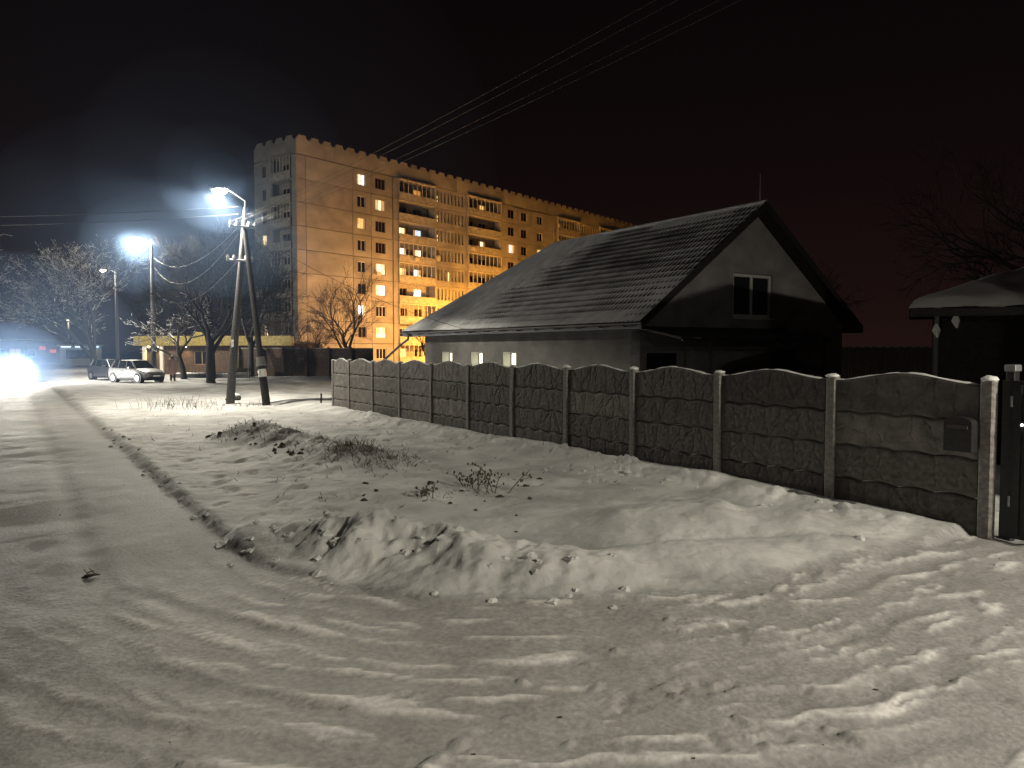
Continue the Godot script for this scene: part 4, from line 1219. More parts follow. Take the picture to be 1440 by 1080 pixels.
# ---------------------------------------------------------------- bare winter trees
func grow(mb: MB, snow: MB, at: Vector3, dir: Vector3, len: float, rad: float, depth: int, r: RandomNumberGenerator, spread: float, lift: float) -> void:
	var n := 4 if depth > 2 else 3
	var pts := [at]; var rr := [rad]
	var p := at; var d := dir
	for i in n:
		d = (d + Vector3(r.randfn(0, 1), r.randfn(0, 1), r.randfn(0, 1)) * 0.13 + Vector3(0, lift, 0)).normalized()
		p += d * len / n
		pts.append(p)
		rr.append(maxf(rad * (1.0 - 0.55 * (i + 1) / n), 0.006))
	mb.tube(pts, rr, 7 if rad > 0.1 else (4 if rad > 0.025 else 3), false)
	if snow and rad < 0.14 and r.randf() < 0.4:
		for i in n:
			var sd: Vector3 = pts[i + 1] - pts[i]
			if absf(sd.normalized().y) > 0.9 or r.randf() < 0.3: continue
			var o := Vector3(0, 1, 0) * (float(rr[i]) * 0.75 + 0.008)
			var w := clampf(float(rr[i]) * 0.8, 0.012, 0.05)
			snow.tube([pts[i] + o, pts[i].lerp(pts[i + 1], 0.5) + o * 1.15, pts[i + 1] + o], [w * 0.4, w, w * 0.5], 4, false)
	if depth <= 0: return
	var kids := 3 if depth > 1 else 4
	for k in kids + (1 if r.randf() < 0.4 else 0):
		var t := r.randf_range(0.35, 1.0) if k > 0 else 1.0
		var idx := mini(int(t * n), n - 1)
		var q: Vector3 = pts[idx].lerp(pts[idx + 1], t * n - idx)
		var side := d.cross(Vector3(r.randfn(0, 1), r.randfn(0, 1), r.randfn(0, 1))).normalized()
		var nd := (d + side * spread * r.randf_range(0.5, 1.2)).normalized()
		grow(mb, snow, q, nd, len * r.randf_range(0.55, 0.82), maxf(rad * r.randf_range(0.4, 0.6), 0.007), depth - 1, r, spread, lift)
func tree(at: Vector3, trunk_h: float, rad: float, crown: float, depth: int, sd: int, label: String, snowy := false, spread := 0.75, lift := 0.05, lean := Vector3.ZERO, m: Material = null, group := "bare winter trees") -> void:
	var t := thing("bare_tree", label, "tree", at, 0.0, group)
	var r := RandomNumberGenerator.new(); r.seed = sd
	var tm := MB.new(); var cm := MB.new()
	var sm: MB = MB.new() if snowy else null
	var tp := Vector3(0, trunk_h, 0) + lean * trunk_h
	tm.tube([Vector3(0, -0.3, 0), Vector3(0, 0.15, 0), tp * 0.5 + Vector3(r.randfn(0, 0.05), 0, r.randfn(0, 0.05)), tp], [rad * 1.5, rad * 1.1, rad * 0.95, rad * 0.8], 9, false)
	obj("trunk", tm, m if m else M.bark, t)
	for k in 4:
		var ang := TAU * k / 4.0 + r.randf_range(-0.5, 0.5)
		var d := (Vector3(cos(ang), 0, sin(ang)) * spread * r.randf_range(0.5, 1.1) + Vector3(0, 1, 0) + lean).normalized()
		grow(cm, sm, tp * (1.0 - 0.12 * k), d, crown * r.randf_range(0.8, 1.1), rad * 0.6, depth, r, spread, lift)
	obj("crown", cm, m if m else M.bark, t)
	if snowy: obj("branch_snow", sm, M.cap, t).set_meta("kind", "stuff")

# ---------------------------------------------------------------- vehicles; x points forward
func car(at: Vector3, turn: float, label: String, paint: Material, on: bool, group := "cars on the snowy road") -> Node3D:
	var c := thing("car", label, "car", at, turn, group)
	# stations: x, half width, sill y, belt y, deck y (centre line)
	var st := [[-2.0, 0.62, 0.42, 0.78, 0.86], [-1.93, 0.74, 0.3, 0.86, 0.95], [-1.7, 0.81, 0.24, 0.92, 1.0], [-1.2, 0.85, 0.2, 0.93, 0.99], [-0.5, 0.86, 0.19, 0.92, 0.97], [0.3, 0.86, 0.19, 0.9, 0.95], [0.85, 0.855, 0.19, 0.87, 0.95], [1.2, 0.84, 0.2, 0.8, 0.9], [1.6, 0.8, 0.22, 0.72, 0.82], [1.88, 0.72, 0.26, 0.64, 0.72], [2.0, 0.58, 0.32, 0.56, 0.62]]
	var b := MB.new()
	var m := 11
	for q in st:
		var x: float = q[0]; var w: float = q[1]; var sl: float = q[2]; var bl: float = q[3]; var dk: float = q[4]
		var half := [Vector2(w * 0.9, sl), Vector2(w * 0.985, sl + 0.1), Vector2(w, lerpf(sl, bl, 0.5)), Vector2(w * 0.97, bl), Vector2(w * 0.86, lerpf(bl, dk, 0.7))]
		for h in half: b.vert(Vector3(x, h.y, h.x), Vector3.UP)
		b.vert(Vector3(x, dk, 0), Vector3.UP)
		for i in range(4, -1, -1): b.vert(Vector3(x, half[i].y, -half[i].x), Vector3.UP)
	for i in st.size() - 1:
		for j in m - 1:
			var a := i * m + j
			b.ix.append_array(PackedInt32Array([a, a + m + 1, a + m, a, a + 1, a + m + 1]))
		var e := i * m
		b.ix.append_array(PackedInt32Array([e, e + m, e + 2 * m - 1, e, e + 2 * m - 1, e + m - 1]))
	for e in [0, (st.size() - 1) * m]:
		for j in range(1, m - 1):
			if e == 0: b.ix.append_array(PackedInt32Array([e, e + j + 1, e + j]))
			else: b.ix.append_array(PackedInt32Array([e, e + j, e + j + 1]))
	b.smooth()
	obj("body", b, paint, c)
	# cabin: roof, pillars and glass
	var base := [[0.98, 0.74], [0.1, 0.8], [-0.8, 0.8], [-1.72, 0.72]]      # at belt
	var upper := [[0.28, 0.56], [-0.1, 0.6], [-0.85, 0.6], [-1.45, 0.55]]   # at roof
	var yb := 0.9; var yt := 1.43
	var rf := MB.new()
	for j in 5:
		for i in 6:
			var t := i / 5.0
			var x := lerpf(0.33, -1.52, t)
			var w := 0.585 - 0.06 * absf(t - 0.45)
			var z := lerpf(-w, w, j / 4.0)
			rf.vert(Vector3(x, yt + 0.05 - 0.05 * pow(absf(j / 2.0 - 1.0), 2.0) - 0.07 * pow(absf(t - 0.4) / 0.6, 2.0), z), Vector3.UP)
	for j in 4:
		for i in 5:
			var a := j * 6 + i
			rf.ix.append_array(PackedInt32Array([a, a + 7, a + 6, a, a + 1, a + 7]))
	rf.smooth()
	var roof := obj("roof", rf, paint, c)
	if paint == M.car_white: obj("roof_snow", rf, M.cap, roof).position = Vector3(0, 0.012, 0)
	var sides := [-1.0, 1.0]
	for sg in sides:
		for i in 4:
			var pl := tb([Vector3(base[i][0], yb - 0.04, sg * (base[i][1] - 0.01)), Vector3(upper[i][0], yt, sg * (upper[i][1] - 0.015))], [0.05, 0.04], 6)
			obj("pillar", pl, paint, c)
		for i in 3:
			var q := [Vector3(base[i][0], yb - 0.04, sg * (base[i][1] - 0.03)), Vector3(base[i + 1][0], yb - 0.04, sg * (base[i + 1][1] - 0.03)), Vector3(upper[i + 1][0], yt, sg * (upper[i + 1][1] - 0.02)), Vector3(upper[i][0], yt, sg * (upper[i][1] - 0.02))]
			var gl := MB.new()
			if sg > 0: gl.quad(q[1], q[0], q[3], q[2])
			else: gl.quad(q[0], q[1], q[2], q[3])
			obj("side_window", gl, M.glass, c)
		obj("mirror", bbx(Vector3(0.55, 0.92, sg * 0.95 - 0.09), Vector3(0.68, 1.04, sg * 0.95 + 0.09), 0.03), paint, c)
		for x in [-1.25, 1.25]:
			var wh := MB.new()
			wh.disc_solid(Vector3(x, 0.3, sg * 0.78), Vector3(0, 0, 1), 0.305, 0.1, 24, 0.03)
			var ty := obj("wheel", wh, M.rubber, c)
			var rm := MB.new(); rm.disc_solid(Vector3(x, 0.3, sg * 0.86), Vector3(0, 0, 1), 0.2, 0.03, 20, 0.015)
			obj("rim", rm, M.rim, ty)
			var ar := MB.new(); ar.disc_solid(Vector3(x, 0.32, sg * 0.72), Vector3(0, 0, 1), 0.375, 0.142, 24)
			obj("wheel_arch", ar, M.trim, c)
		var hl := MB.new(); hl.blob(Vector3(1.84, 0.62, sg * 0.58), Vector3(0.12, 0.085, 0.15), 8, null, 0.0)
		obj("headlight", hl, M.beam if on else M.lens, c)
		var tl := MB.new(); tl.blob(Vector3(-1.95, 0.74, sg * 0.62), Vector3(0.06, 0.12, 0.1), 8, null, 0.0)
		obj("tail_light", tl, M.tail, c)
		obj("door_handle", bbx(Vector3(-0.35, 0.76, sg * 0.865 - 0.02), Vector3(-0.17, 0.79, sg * 0.865 + 0.02), 0.006), M.trim, c)
		obj("door_line", bx(Vector3(-0.42, 0.3, sg * 0.862 - 0.005), Vector3(-0.41, 0.86, sg * 0.862 + 0.005)), M.trim, c)
	var ws := MB.new()
	ws.quad(Vector3(0.98, yb - 0.0, 0.72), Vector3(0.98, yb - 0.0, -0.72), Vector3(0.3, yt + 0.0, -0.55), Vector3(0.3, yt + 0.0, 0.55))
	obj("windscreen", ws, M.glass, c)
	var rw := MB.new()
	rw.quad(Vector3(-1.75, yb, -0.7), Vector3(-1.75, yb, 0.7), Vector3(-1.5, yt - 0.04, 0.52), Vector3(-1.5, yt - 0.04, -0.52))
	obj("rear_window", rw, M.glass, c)
	obj("grille", bbx(Vector3(1.93, 0.5, -0.36), Vector3(2.015, 0.6, 0.36), 0.015), M.trim, c)
	obj("bumper", bbx(Vector3(1.86, 0.24, -0.6), Vector3(2.03, 0.42, 0.6), 0.04), M.trim if not on else paint, c)
	obj("number_plate", bbx(Vector3(2.031, 0.4, -0.26), Vector3(2.045, 0.5, 0.26), 0.004), M.porcelain, c)
	obj("underbody", bx(Vector3(-1.8, 0.16, -0.7), Vector3(1.75, 0.3, 0.7)), M.trim, c)
	return c
func headlight_beam(c: Node3D, energy: float) -> void:
	for sg in [-1.0, 1.0]:
		var l := SpotLight3D.new()
		l.name = "beam"
		l.light_color = Color(1.0, 0.98, 0.92)
		l.light_energy = energy
		l.spot_angle = 24.0; l.spot_range = 150.0; l.spot_attenuation = 2.0
		l.light_size = 0.08
		l.shadow_enabled = true
		c.add_child(l, true)
		l.position = Vector3(1.99, 0.63, sg * 0.6)
		l.rotation = Vector3(-0.03, -PI / 2, 0)
		var g := OmniLight3D.new()
		g.name = "lamp_glow"
		g.light_color = Color(1.0, 0.99, 0.95)
		g.light_energy = energy * 0.45
		g.omni_range = 120.0; g.omni_attenuation = 2.0
		g.light_size = 0.08; g.shadow_enabled = true
		c.add_child(g, true)
		g.position = Vector3(2.1, 0.66, sg * 0.58)

# ---------------------------------------------------------------- the walker
func sd_cap(p: Vector3, a: Vector3, b: Vector3, ra: float, rb: float) -> float:
	var pa := p - a; var ba := b - a
	var t := clampf(pa.dot(ba) / ba.length_squared(), 0.0, 1.0)
	return (pa - ba * t).length() - lerpf(ra, rb, t)
func nets(bones: Array, k: float, cell: float) -> MB:       # surface nets round tapered capsules [a, b, ra, rb]
	var lo := Vector3(9, 9, 9); var hi := -lo
	for q in bones:
		var rm := maxf(q[2], q[3]) + 0.08
		for e in [q[0], q[1]]:
			lo = lo.min(e - Vector3.ONE * rm); hi = hi.max(e + Vector3.ONE * rm)
	var nx := int((hi.x - lo.x) / cell) + 2; var ny := int((hi.y - lo.y) / cell) + 2; var nz := int((hi.z - lo.z) / cell) + 2
	var f := PackedFloat32Array(); f.resize(nx * ny * nz)
	for z in nz:
		for y in ny:
			for x in nx:
				var p := lo + Vector3(x, y, z) * cell
				var d := 9.0
				for q in bones:
					var e := sd_cap(p, q[0], q[1], q[2], q[3])
					var h := clampf(0.5 + 0.5 * (d - e) / k, 0.0, 1.0)
					d = lerpf(d, e, h) - k * h * (1.0 - h)
				f[(z * ny + y) * nx + x] = d
	var mb := MB.new()
	var id := PackedInt32Array(); id.resize(f.size()); id.fill(-1)
	for z in nz - 1:
		for y in ny - 1:
			for x in nx - 1:
				var sum := Vector3.ZERO; var cnt := 0
				for e in [[0, 0, 0, 1, 0, 0], [0, 1, 0, 1, 1, 0], [0, 0, 1, 1, 0, 1], [0, 1, 1, 1, 1, 1], [0, 0, 0, 0, 1, 0], [1, 0, 0, 1, 1, 0], [0, 0, 1, 0, 1, 1], [1, 0, 1, 1, 1, 1], [0, 0, 0, 0, 0, 1], [1, 0, 0, 1, 0, 1], [0, 1, 0, 0, 1, 1], [1, 1, 0, 1, 1, 1]]:
					var a := f[((z + e[2]) * ny + y + e[1]) * nx + x + e[0]]
					var b := f[((z + e[5]) * ny + y + e[4]) * nx + x + e[3]]
					if (a < 0.0) != (b < 0.0):
						sum += Vector3(e[0], e[1], e[2]).lerp(Vector3(e[3], e[4], e[5]), a / (a - b)); cnt += 1
				if cnt > 0: id[(z * ny + y) * nx + x] = mb.vert(lo + (Vector3(x, y, z) + sum / cnt) * cell, Vector3.UP)
	var sx := 1; var sy := nx; var sz := nx * ny
	for z in range(1, nz - 1):
		for y in range(1, ny - 1):
			for x in range(1, nx - 1):
				var i := (z * ny + y) * nx + x
				for ax in 3:
					var st: int = [sx, sy, sz][ax]; var u: int = [sy, sz, sx][ax]; var w: int = [sz, sx, sy][ax]
					var a := f[i]; var b := f[i + st]
					if (a < 0.0) == (b < 0.0): continue
					var q := [id[i], id[i - u], id[i - u - w], id[i - w]]
					if q.min() < 0: continue
					if a < 0.0: mb.ix.append_array(PackedInt32Array([q[0], q[2], q[1], q[0], q[3], q[2]]))
					else: mb.ix.append_array(PackedInt32Array([q[0], q[1], q[2], q[0], q[2], q[3]]))
	mb.smooth()
	return mb
func person() -> void:
	var p := thing("person", "person in a long pale pink hooded coat and dark boots standing by the parked car", "person", gp(-23.4, 53.0), 0.5)
	var V := func(x: float, y: float, z: float) -> Vector3: return Vector3(x, y, z)
	var body := []
	for s in [-1.0, 1.0]:
		body.append([Vector3(s * 0.1, 0.92, 0), Vector3(s * 0.1, 0.5, 0.02), 0.085, 0.062])
		body.append([Vector3(s * 0.1, 0.5, 0.02), Vector3(s * 0.11, 0.08, 0.0), 0.062, 0.045])
		body.append([Vector3(s * 0.11, 0.05, 0.0), Vector3(s * 0.125, 0.04, 0.17), 0.05, 0.04])
		body.append([Vector3(s * 0.18, 1.42, 0), Vector3(s * 0.25, 1.13, 0.0), 0.06, 0.05])
		body.append([Vector3(s * 0.25, 1.13, 0.0), Vector3(s * 0.24, 0.88, 0.1), 0.045, 0.032])
		body.append([Vector3(s * 0.24, 0.88, 0.1), Vector3(s * 0.235, 0.8, 0.13), 0.035, 0.028])
		for k in 4: body.append([Vector3(s * 0.235, 0.8, 0.115 + 0.018 * k), Vector3(s * 0.225, 0.73, 0.12 + 0.018 * k), 0.01, 0.008])
		body.append([Vector3(s * 0.22, 0.83, 0.15), Vector3(s * 0.2, 0.78, 0.17), 0.011, 0.009])
	body.append([Vector3(0, 0.95, 0), Vector3(0, 1.4, 0), 0.14, 0.15])
	body.append([Vector3(-0.12, 1.42, 0), Vector3(0.12, 1.42, 0), 0.08, 0.08])
	body.append([Vector3(0, 1.45, 0), Vector3(0, 1.53, 0.01), 0.06, 0.055])
	body.append([Vector3(0, 1.57, 0.03), Vector3(0, 1.64, 0.01), 0.075, 0.09])
	body.append([Vector3(0, 1.585, 0.1), Vector3(0, 1.57, 0.115), 0.016, 0.018])
	obj("figure", nets(body, 0.03, 0.022), mat(lin(0.28, 0.17, 0.13), 0.7), p)
	var coat := []
	coat.append([Vector3(0, 0.6, 0), Vector3(0, 1.38, 0), 0.235, 0.19])
	coat.append([Vector3(-0.13, 1.42, 0), Vector3(0.13, 1.42, 0), 0.1, 0.1])
	for s in [-1.0, 1.0]:
		coat.append([Vector3(s * 0.19, 1.42, 0), Vector3(s * 0.27, 1.13, 0.0), 0.095, 0.085])
		coat.append([Vector3(s * 0.27, 1.13, 0.0), Vector3(s * 0.25, 0.9, 0.09), 0.085, 0.07])
	obj("coat", nets(coat, 0.05, 0.026), mat(lin(0.42, 0.27, 0.24), 0.85), p)
	var hood := []
	hood.append([Vector3(0, 1.6, -0.035), Vector3(0, 1.66, -0.03), 0.118, 0.112])
	hood.append([Vector3(0, 1.48, -0.02), Vector3(0, 1.56, -0.03), 0.11, 0.11])
	obj("hood", nets(hood, 0.04, 0.02), mat(lin(0.42, 0.27, 0.24), 0.85), p)
	var legs := []
	for s in [-1.0, 1.0]:
		legs.append([Vector3(s * 0.1, 0.75, 0), Vector3(s * 0.105, 0.3, 0.01), 0.1, 0.075])
		legs.append([Vector3(s * 0.105, 0.3, 0.01), Vector3(s * 0.11, 0.07, 0.0), 0.075, 0.065])
		legs.append([Vector3(s * 0.11, 0.06, -0.02), Vector3(s * 0.125, 0.05, 0.18), 0.062, 0.05])
	obj("boots_and_trousers", nets(legs, 0.025, 0.024), mat(lin(0.03, 0.028, 0.03), 0.8), p)

# ---------------------------------------------------------------- shop, walls and small things at the far end
func shop() -> void:
	var o := thing("shop", "low brown shop with yellow fascia and downlights behind the parked car", "shop", Vector3(-32.2, 0, -67.0), -0.06)
	var w := 13.5
	obj("wall", wall_holes(w, 2.6, 0.25, [[0.5, 0.0, 1.5, 2.2], [4.6, 0.9, 6.0, 2.1], [8.0, 0.9, 9.6, 2.1]]), M.brick_wall, o)
	obj("side_wall", bx(Vector3(0, 0, -8.0), Vector3(0.25, 2.6, -0.252)), M.brick_wall, o)
	obj("side_wall", bx(Vector3(w - 0.25, 0, -8.0), Vector3(w, 2.6, -0.252)), M.brick_wall, o)
	obj("rear_wall", bx(Vector3(0.252, 0, -8.0), Vector3(w - 0.252, 2.6, -7.75)), M.brick_wall, o)
	obj("ceiling", bx(Vector3(0, 2.602, -8.0), Vector3(w, 2.75, -0.02)), M.brick_wall, o)
	obj("fascia", bbx(Vector3(-0.5, 2.55, 0.02), Vector3(w, 3.4, 0.5), 0.03), M.yellow, o)
	obj("fascia_board", bbx(Vector3(4.6, 3.402, 0.1), Vector3(6.1, 3.75, 0.3), 0.03), M.yellow, o)
	obj("roof_snow", bbx(Vector3(-0.2, 2.752, -8.0), Vector3(w, 2.95, 0.0), 0.05), M.cap, o)
	obj("door", bbx(Vector3(0.52, 0.02, -0.2), Vector3(1.48, 2.18, -0.14), 0.01), M.trim, o)
	for q in [[4.6, 1.4], [8.0, 1.6]]:
		window_unit("window", q[1], 1.2, 2, M.frame_brown, M.glass, o, 0.08).position = Vector3(q[0], 0.9, -0.1)
	for x in [0.2, 1.75]:
		obj("pillar", bbx(Vector3(x, 0, 0.1), Vector3(x + 0.28, 2.548, 0.38), 0.03), M.frame_pale, o)
	for q in [[0.75, 14.0], [1.5, 14.0], [4.0, 5.0], [6.1, 4.0]]:
		var lm := MB.new(); lm.blob(Vector3(q[0], 2.47, 0.3), Vector3(0.13, 0.07, 0.13), 8, null, 0.0)
		obj("downlight", lm, M.lamp_far, o)
		var l := SpotLight3D.new()
		l.name = "downlight_glow"
		l.light_color = Color(1.0, 0.78, 0.42); l.light_energy = q[1] * 0.5
		l.spot_angle = 62.0; l.spot_range = 30.0; l.spot_attenuation = 2.0; l.light_size = 0.1; l.shadow_enabled = true
		o.add_child(l, true)
		l.position = Vector3(q[0], 2.37, 0.3); l.rotation.x = -PI / 2
	# long garden wall further right
	var gw := thing("garden_wall", "long low brown wall with snow along its foot before the apartment block", "wall", Vector3(-22.0, 0, -62.0), 0.03)
	for i in 6:
		obj("wall_panel", bbx(Vector3(i * 1.8, 0, -0.1), Vector3(i * 1.8 + 1.76, 2.3, 0.1), 0.015), M.brick_wall, gw)
		obj("wall_post", bbx(Vector3(i * 1.8 - 0.1, 0, 0.101), Vector3(i * 1.8 + 0.1, 2.42, 0.28), 0.015), M.brick_wall, gw)
	obj("coping", bbx(Vector3(-0.1, 2.302, -0.14), Vector3(10.8, 2.36, 0.099), 0.01), M.inner, gw)
	var ledge := thing("snowy_ledge", "low snow topped ledge behind the person in the pink coat", "ledge", Vector3(-26.2, 0, -59.0), -0.05)
	obj("kerb_wall", bbx(Vector3(0, -0.1, -0.6), Vector3(6.0, 0.36, 0.0), 0.03), M.concrete, ledge)
	var sn := MB.new()
	for i in 24: sn.blob(Vector3(0.12 + i * 0.25, 0.37, -0.3), Vector3(0.22, 0.09, 0.32), 6, noise(8, 1.0), 0.3)
	obj("ledge_snow", sn, M.cap, ledge)
	var b := thing("bench", "small pale framed bench beneath the trees beyond the utility pole", "bench", gp(-19.0, 53.5), 0.3)
	for x in [-0.6, 0.6]:
		obj("leg", tb([Vector3(x, -0.05, 0.2), Vector3(x, 0.44, 0.2), Vector3(x, 0.44, -0.2), Vector3(x, -0.05, -0.25)], [0.025, 0.025, 0.025, 0.025], 6), M.porcelain, b)
	for i in 3: obj("slat", bbx(Vector3(-0.7, 0.465, -0.2 + i * 0.14), Vector3(0.7, 0.5, -0.09 + i * 0.14), 0.008), M.wood, b)
	obj("backrest", bbx(Vector3(-0.7, 0.6, -0.3), Vector3(0.7, 0.85, -0.26), 0.008), M.wood, b)
	for x in [-0.6, 0.6]: obj("back_support", tb([Vector3(x, 0.44, -0.2), Vector3(x, 0.85, -0.245)], [0.02, 0.02], 6), M.porcelain, b)
	# kiosk with a strip of lights and a shop front far down the street
	var k := thing("kiosk", "small far kiosk with a row of strip lights under its roof edge", "kiosk", Vector3(-60.5, 0, -108.0), 0.5)
	obj("wall", bbx(Vector3(-2.6, 0, -2.5), Vector3(2.6, 2.7, 0), 0.03), M.frame_pale, k)
	obj("roof", bbx(Vector3(-2.9, 2.702, -2.8), Vector3(2.9, 2.95, 0.5), 0.04), M.cap, k)
	window_unit("window", 3.6, 1.2, 3, M.dark_metal, M.glass, k, 0.1).position = Vector3(-1.8, 1.0, 0.075)
	for i in 3: obj("strip_light", bbx(Vector3(-2.4 + i * 1.7, 2.58, 0.2), Vector3(-1.2 + i * 1.7, 2.7, 0.3), 0.02), glow(Color(0.75, 0.88, 1.0), 3.0), k)
	var f := thing("corner_shop", "far brick corner shop with small red signs at the end of the road", "shop", Vector3(-80.0, 0, -128.0), 0.5)
	obj("wall", bbx(Vector3(-6.0, 0, -6.0), Vector3(6.0, 3.6, 0), 0.03), mat(lin(0.25, 0.12, 0.07), 0.9, M.g1, 0.3), f)
	obj("roof", bbx(Vector3(-6.3, 3.602, -6.3), Vector3(6.3, 3.9, 0.4), 0.05), M.cap, f)
	for i in 3: obj("sign", bbx(Vector3(1.2 + i * 1.5, 2.2 - i * 0.5, 0.002), Vector3(2.1 + i * 1.5, 2.8 - i * 0.5, 0.12), 0.03), glow(Color(1.0, 0.35, 0.2), 0.5), f)
	for i in 3: window_unit("window", 1.6, 1.4, 2, M.frame_pale, M.lit_dim if i == 1 else M.glass, f, 0.08).position = Vector3(-5.0 + i * 2.0, 1.0, 0.075)

# ---------------------------------------------------------------- dead stalks, twigs and stones
func stalks(mb: MB, at: Vector3, n: int, h: float, spreadr: float, r: RandomNumberGenerator, lean := 0.3) -> void:
	for i in n:
		var o := Vector3(r.randfn(0, spreadr), 0, r.randfn(0, spreadr))
		var b := at + o
		b.y = height(b.x, -b.z) - 0.03
		var d := Vector3(r.randfn(0, lean), 1, r.randfn(0, lean)).normalized()
		var l := h * r.randf_range(0.4, 1.1)
		var m := b + d * l * 0.5 + Vector3(r.randfn(0, 0.02), 0, r.randfn(0, 0.02))
		var e := m + (d + Vector3(r.randfn(0, 0.35), -0.1, r.randfn(0, 0.35))).normalized() * l * 0.5
		mb.tube([b, m, e], [0.006, 0.005, 0.003], 3, false)
		if r.randf() < 0.5:
			var s := b.lerp(m, 0.8)
			mb.tube([s, s + Vector3(r.randfn(0, 0.08), 0.1, r.randfn(0, 0.08)) * h * 2.0], [0.004, 0.002], 3, false)
func weed(at: Vector3, h: float, n: int, sd: int, label: String) -> void:
	var w := thing("dry_weed", label, "weed", at, 0.0, "dry weeds in the snow")
	var r := RandomNumberGenerator.new(); r.seed = sd
	for i in n:
		var mb := MB.new(); var sp := MB.new()
		var b := Vector3(r.randfn(0, 0.1), -0.03, r.randfn(0, 0.06))
		var d := Vector3(r.randfn(0, 0.55), 1, r.randfn(0, 0.4)).normalized()
		var l := h * r.randf_range(0.5, 1.1)
		var pts := [b]
		for k in 4: pts.append(pts[-1] + (d + Vector3(0.1 * k * signf(d.x), 0, r.randfn(0, 0.1))).normalized() * l / 4.0)
		mb.tube(pts, [0.008, 0.007, 0.006, 0.005, 0.003], 4, false)
		for k in 7:
			var t := r.randf_range(0.3, 1.0)
			var idx := mini(int(t * 4), 3)
			var q: Vector3 = pts[idx].lerp(pts[idx + 1], t * 4 - idx)
			var e := q + Vector3(r.randfn(0, 0.07), r.randf_range(0.0, 0.08), r.randfn(0, 0.07))
			sp.tube([q, e], [0.004, 0.003], 3, false)
			sp.blob(e, Vector3(0.014, 0.022, 0.014), 4, null, 0.0)
		obj("stem", mb, M.dry, w)
		obj("seed_head", sp, M.dry, w)
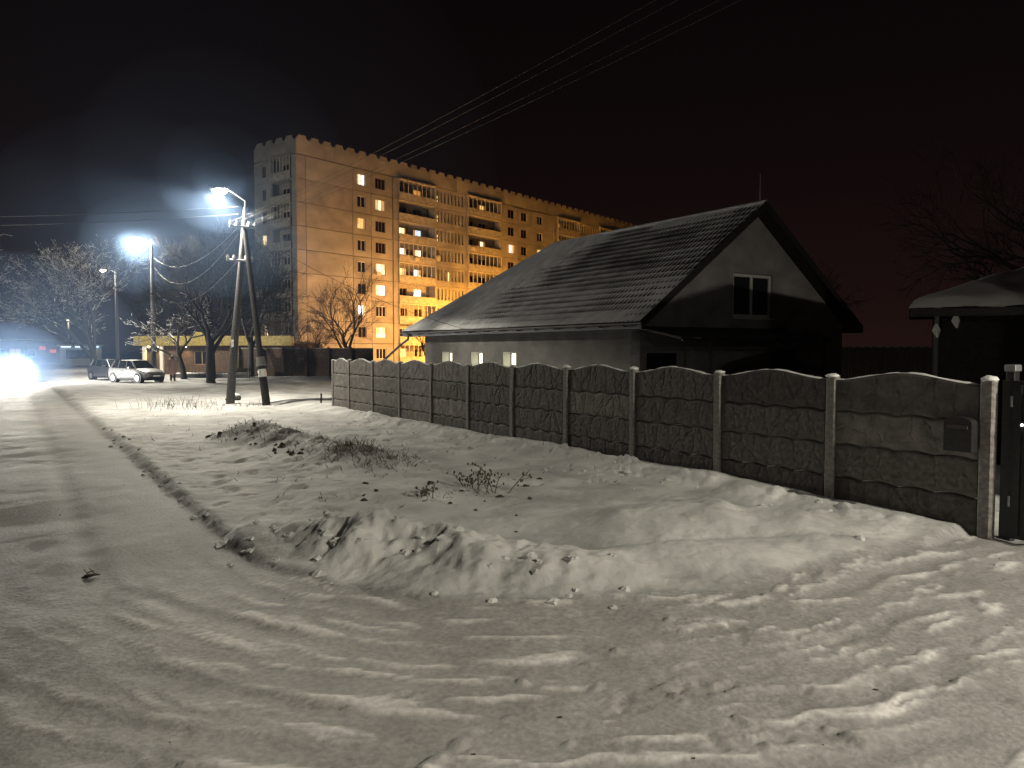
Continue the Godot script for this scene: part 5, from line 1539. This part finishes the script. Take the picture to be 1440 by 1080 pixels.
func small_things() -> void:
	var r := RandomNumberGenerator.new(); r.seed = 21
	var g := MB.new()
	for q in [[-12.4, 28.5, 60, 0.45, 0.8], [-11.2, 27.6, 40, 0.4, 0.6], [-13.2, 29.6, 30, 0.4, 0.6], [-10.4, 29.3, 26, 0.25, 0.5], [-9.4, 28.9, 20, 0.2, 0.4]]:
		stalks(g, Vector3(q[0], 0, -q[1]), q[2], q[3], q[4], r)
	tag(obj("dry_reeds", g, M.dry), "dry brown grass stalks standing in the snow before the utility pole", "grass", "", "stuff")
	var h := MB.new()
	for q in hillock:
		stalks(h, Vector3(q[0] + 0.15, 0, -q[1] + 0.4), 60, 0.16, 0.4, r, 0.7)
	stalks(h, Vector3(-3.1, 0, -14.9), 150, 0.26, 0.33, r, 0.7)
	stalks(h, Vector3(-2.3, 0, -14.3), 60, 0.22, 0.3, r, 0.7)
	tag(obj("dead_grass", h, M.dry), "dead grass poking out of the snowy hillock on the verge", "grass", "", "stuff")
	var s := MB.new()
	for i in 90:
		var p := r.randf_range(3.0, 9.0); var q := r.randf_range(9.5, 27.0)
		var v := at_ps(p, q)
		stalks(s, v, r.randi_range(1, 4), 0.13, 0.1, r, 0.8)
	tag(obj("grass_stubble", s, M.dry), "single dead grass blades scattered over the snowy verge", "grass", "", "stuff")
	weed(gp(-0.25, 11.3), 0.52, 5, 3, "leaning dry weed with seed heads in the snow behind the bank")
	weed(gp(-0.65, 11.7), 0.3, 6, 5, "low tangled dry weed left of the leaning weed")
	weed(gp(-1.25, 11.0), 0.22, 4, 6, "short dry weed among clods of dark soil")
	var t := thing("twig_litter", "small heap of dark twigs and dead leaves lying on the packed road", "litter", gp(-4.15, 7.45), 0.3)
	for i in 9:
		var a := r.randf_range(0, TAU); var l := r.randf_range(0.06, 0.16)
		var o := Vector3(r.randfn(0, 0.05), 0.01 + r.randf() * 0.03, r.randfn(0, 0.04))
		if i < 5: obj("twig", tb([o, o + Vector3(cos(a) * l, r.randf_range(0.0, 0.05), sin(a) * l)], [0.007, 0.004], 4), M.dry, t)
		else:
			var lf := MB.new(); lf.blob(o, Vector3(0.05, 0.008, 0.03), 5, noise(3, 2.0), 0.6, 12.0)
			obj("leaf", lf, M.earth, t)
	var k := thing("stone", "dark stone with a cap of snow beside the utility pole foot", "stone", gp(-11.8, 32.5), 0.0)
	var sb := MB.new(); sb.blob(Vector3(0, 0.08, 0), Vector3(0.32, 0.2, 0.25), 9, noise(4, 1.2), 0.5, 3.0)
	obj("rock", sb, M.earth, k)
	var sc := MB.new(); sc.blob(Vector3(0.03, 0.24, 0), Vector3(0.24, 0.08, 0.2), 8, noise(5, 1.2), 0.4, 3.0)
	obj("snow_cap", sc, M.cap, k)
	var kst := thing("stake", "short dark stake standing in the snow near the far end of the fence", "stake", gp(-7.1, 28.5), 0.0)
	obj("shaft", tb([Vector3(0, -0.2, 0), Vector3(0.02, 0.34, 0)], [0.035, 0.03], 6), M.pole_wood, kst)
	obj("top", tb([Vector3(0.02, 0.341, 0), Vector3(0.02, 0.37, 0)], [0.045, 0.04], 6), M.pole_wood, kst)
	# clods of frozen snow and soil on the bank and along the kerb
	var clods := MB.new(); var dark := MB.new()
	clods.col = Color(0.56, 0.555, 0.54)
	for i in 110:
		var x: float; var d: float
		if i < 45:
			var e: float = r.randf(); var q := r.randi_range(0, bank_left.size() - 2)
			x = lerpf(bank_left[q][0], bank_left[q + 1][0], e) + r.randfn(0, 0.3) - 0.15; d = lerpf(bank_left[q][1], bank_left[q + 1][1], e) + r.randfn(0, 0.4) - 0.35
		elif i < 80:
			var s2 := r.randf_range(8.6, 24.0); var p2 := 2.0 + r.randfn(0.0, 0.12)
			x = CA * p2 - SA * s2; d = SA * p2 + CA * s2
		else:
			var s3 := r.randf_range(4.6, 12.0); var p3 := r.randf_range(7.6, 9.3)
			x = CA * p3 - SA * s3; d = SA * p3 + CA * s3
		var sz := r.randf_range(0.015, 0.055)
		if i < 20: sz = r.randf_range(0.04, 0.075)
		clods.rock(gp(x, d, sz * (-0.35 if i < 20 else -0.1)), Vector3(sz * r.randf_range(0.9, 1.6), sz * 0.8, sz * r.randf_range(0.8, 1.3)), r)
	for i in 46:
		var x2 := r.randf_range(-3.0, 0.6); var d2 := r.randf_range(8.2, 12.6)
		if i > 20: x2 = r.randf_range(-7.0, -4.0); d2 = -0.97 * (x2 + 5.5) + 16.3 + r.randfn(0, 0.2)
		var sz2 := r.randf_range(0.02, 0.07)
		dark.rock(gp(x2, d2, -sz2 * 0.1), Vector3(sz2 * r.randf_range(0.7, 1.4), sz2 * 0.7, sz2 * r.randf_range(0.6, 1.2)), r)
	var grit := MB.new()
	for i in 80:
		var p5 := r.randf_range(-2.5, 9.0); var s5 := r.randf_range(0.5, 4.7)
		if i > 55: p5 = r.randf_range(-3.0, 2.0); s5 = r.randf_range(3.0, 14.0)
		var x5 := CA * p5 - SA * s5; var d5 := SA * p5 + CA * s5
		var z5 := r.randf_range(0.003, 0.011)
		grit.rock(gp(x5, d5, z5 * 0.2), Vector3(z5 * 1.5, z5 * 0.7, z5), r)
	tag(obj("road_grit", grit, M.earth), "dark grit and crumbs of soil scattered on the packed road snow", "grit", "", "stuff")
	tag(obj("snow_clods", clods, M.snow), "frozen clods of snow strewn over the bank and along the fence foot", "snow", "", "stuff")
	tag(obj("soil_clods", dark, M.earth), "dark clods of frozen soil showing through the snowy verge", "soil", "", "stuff")
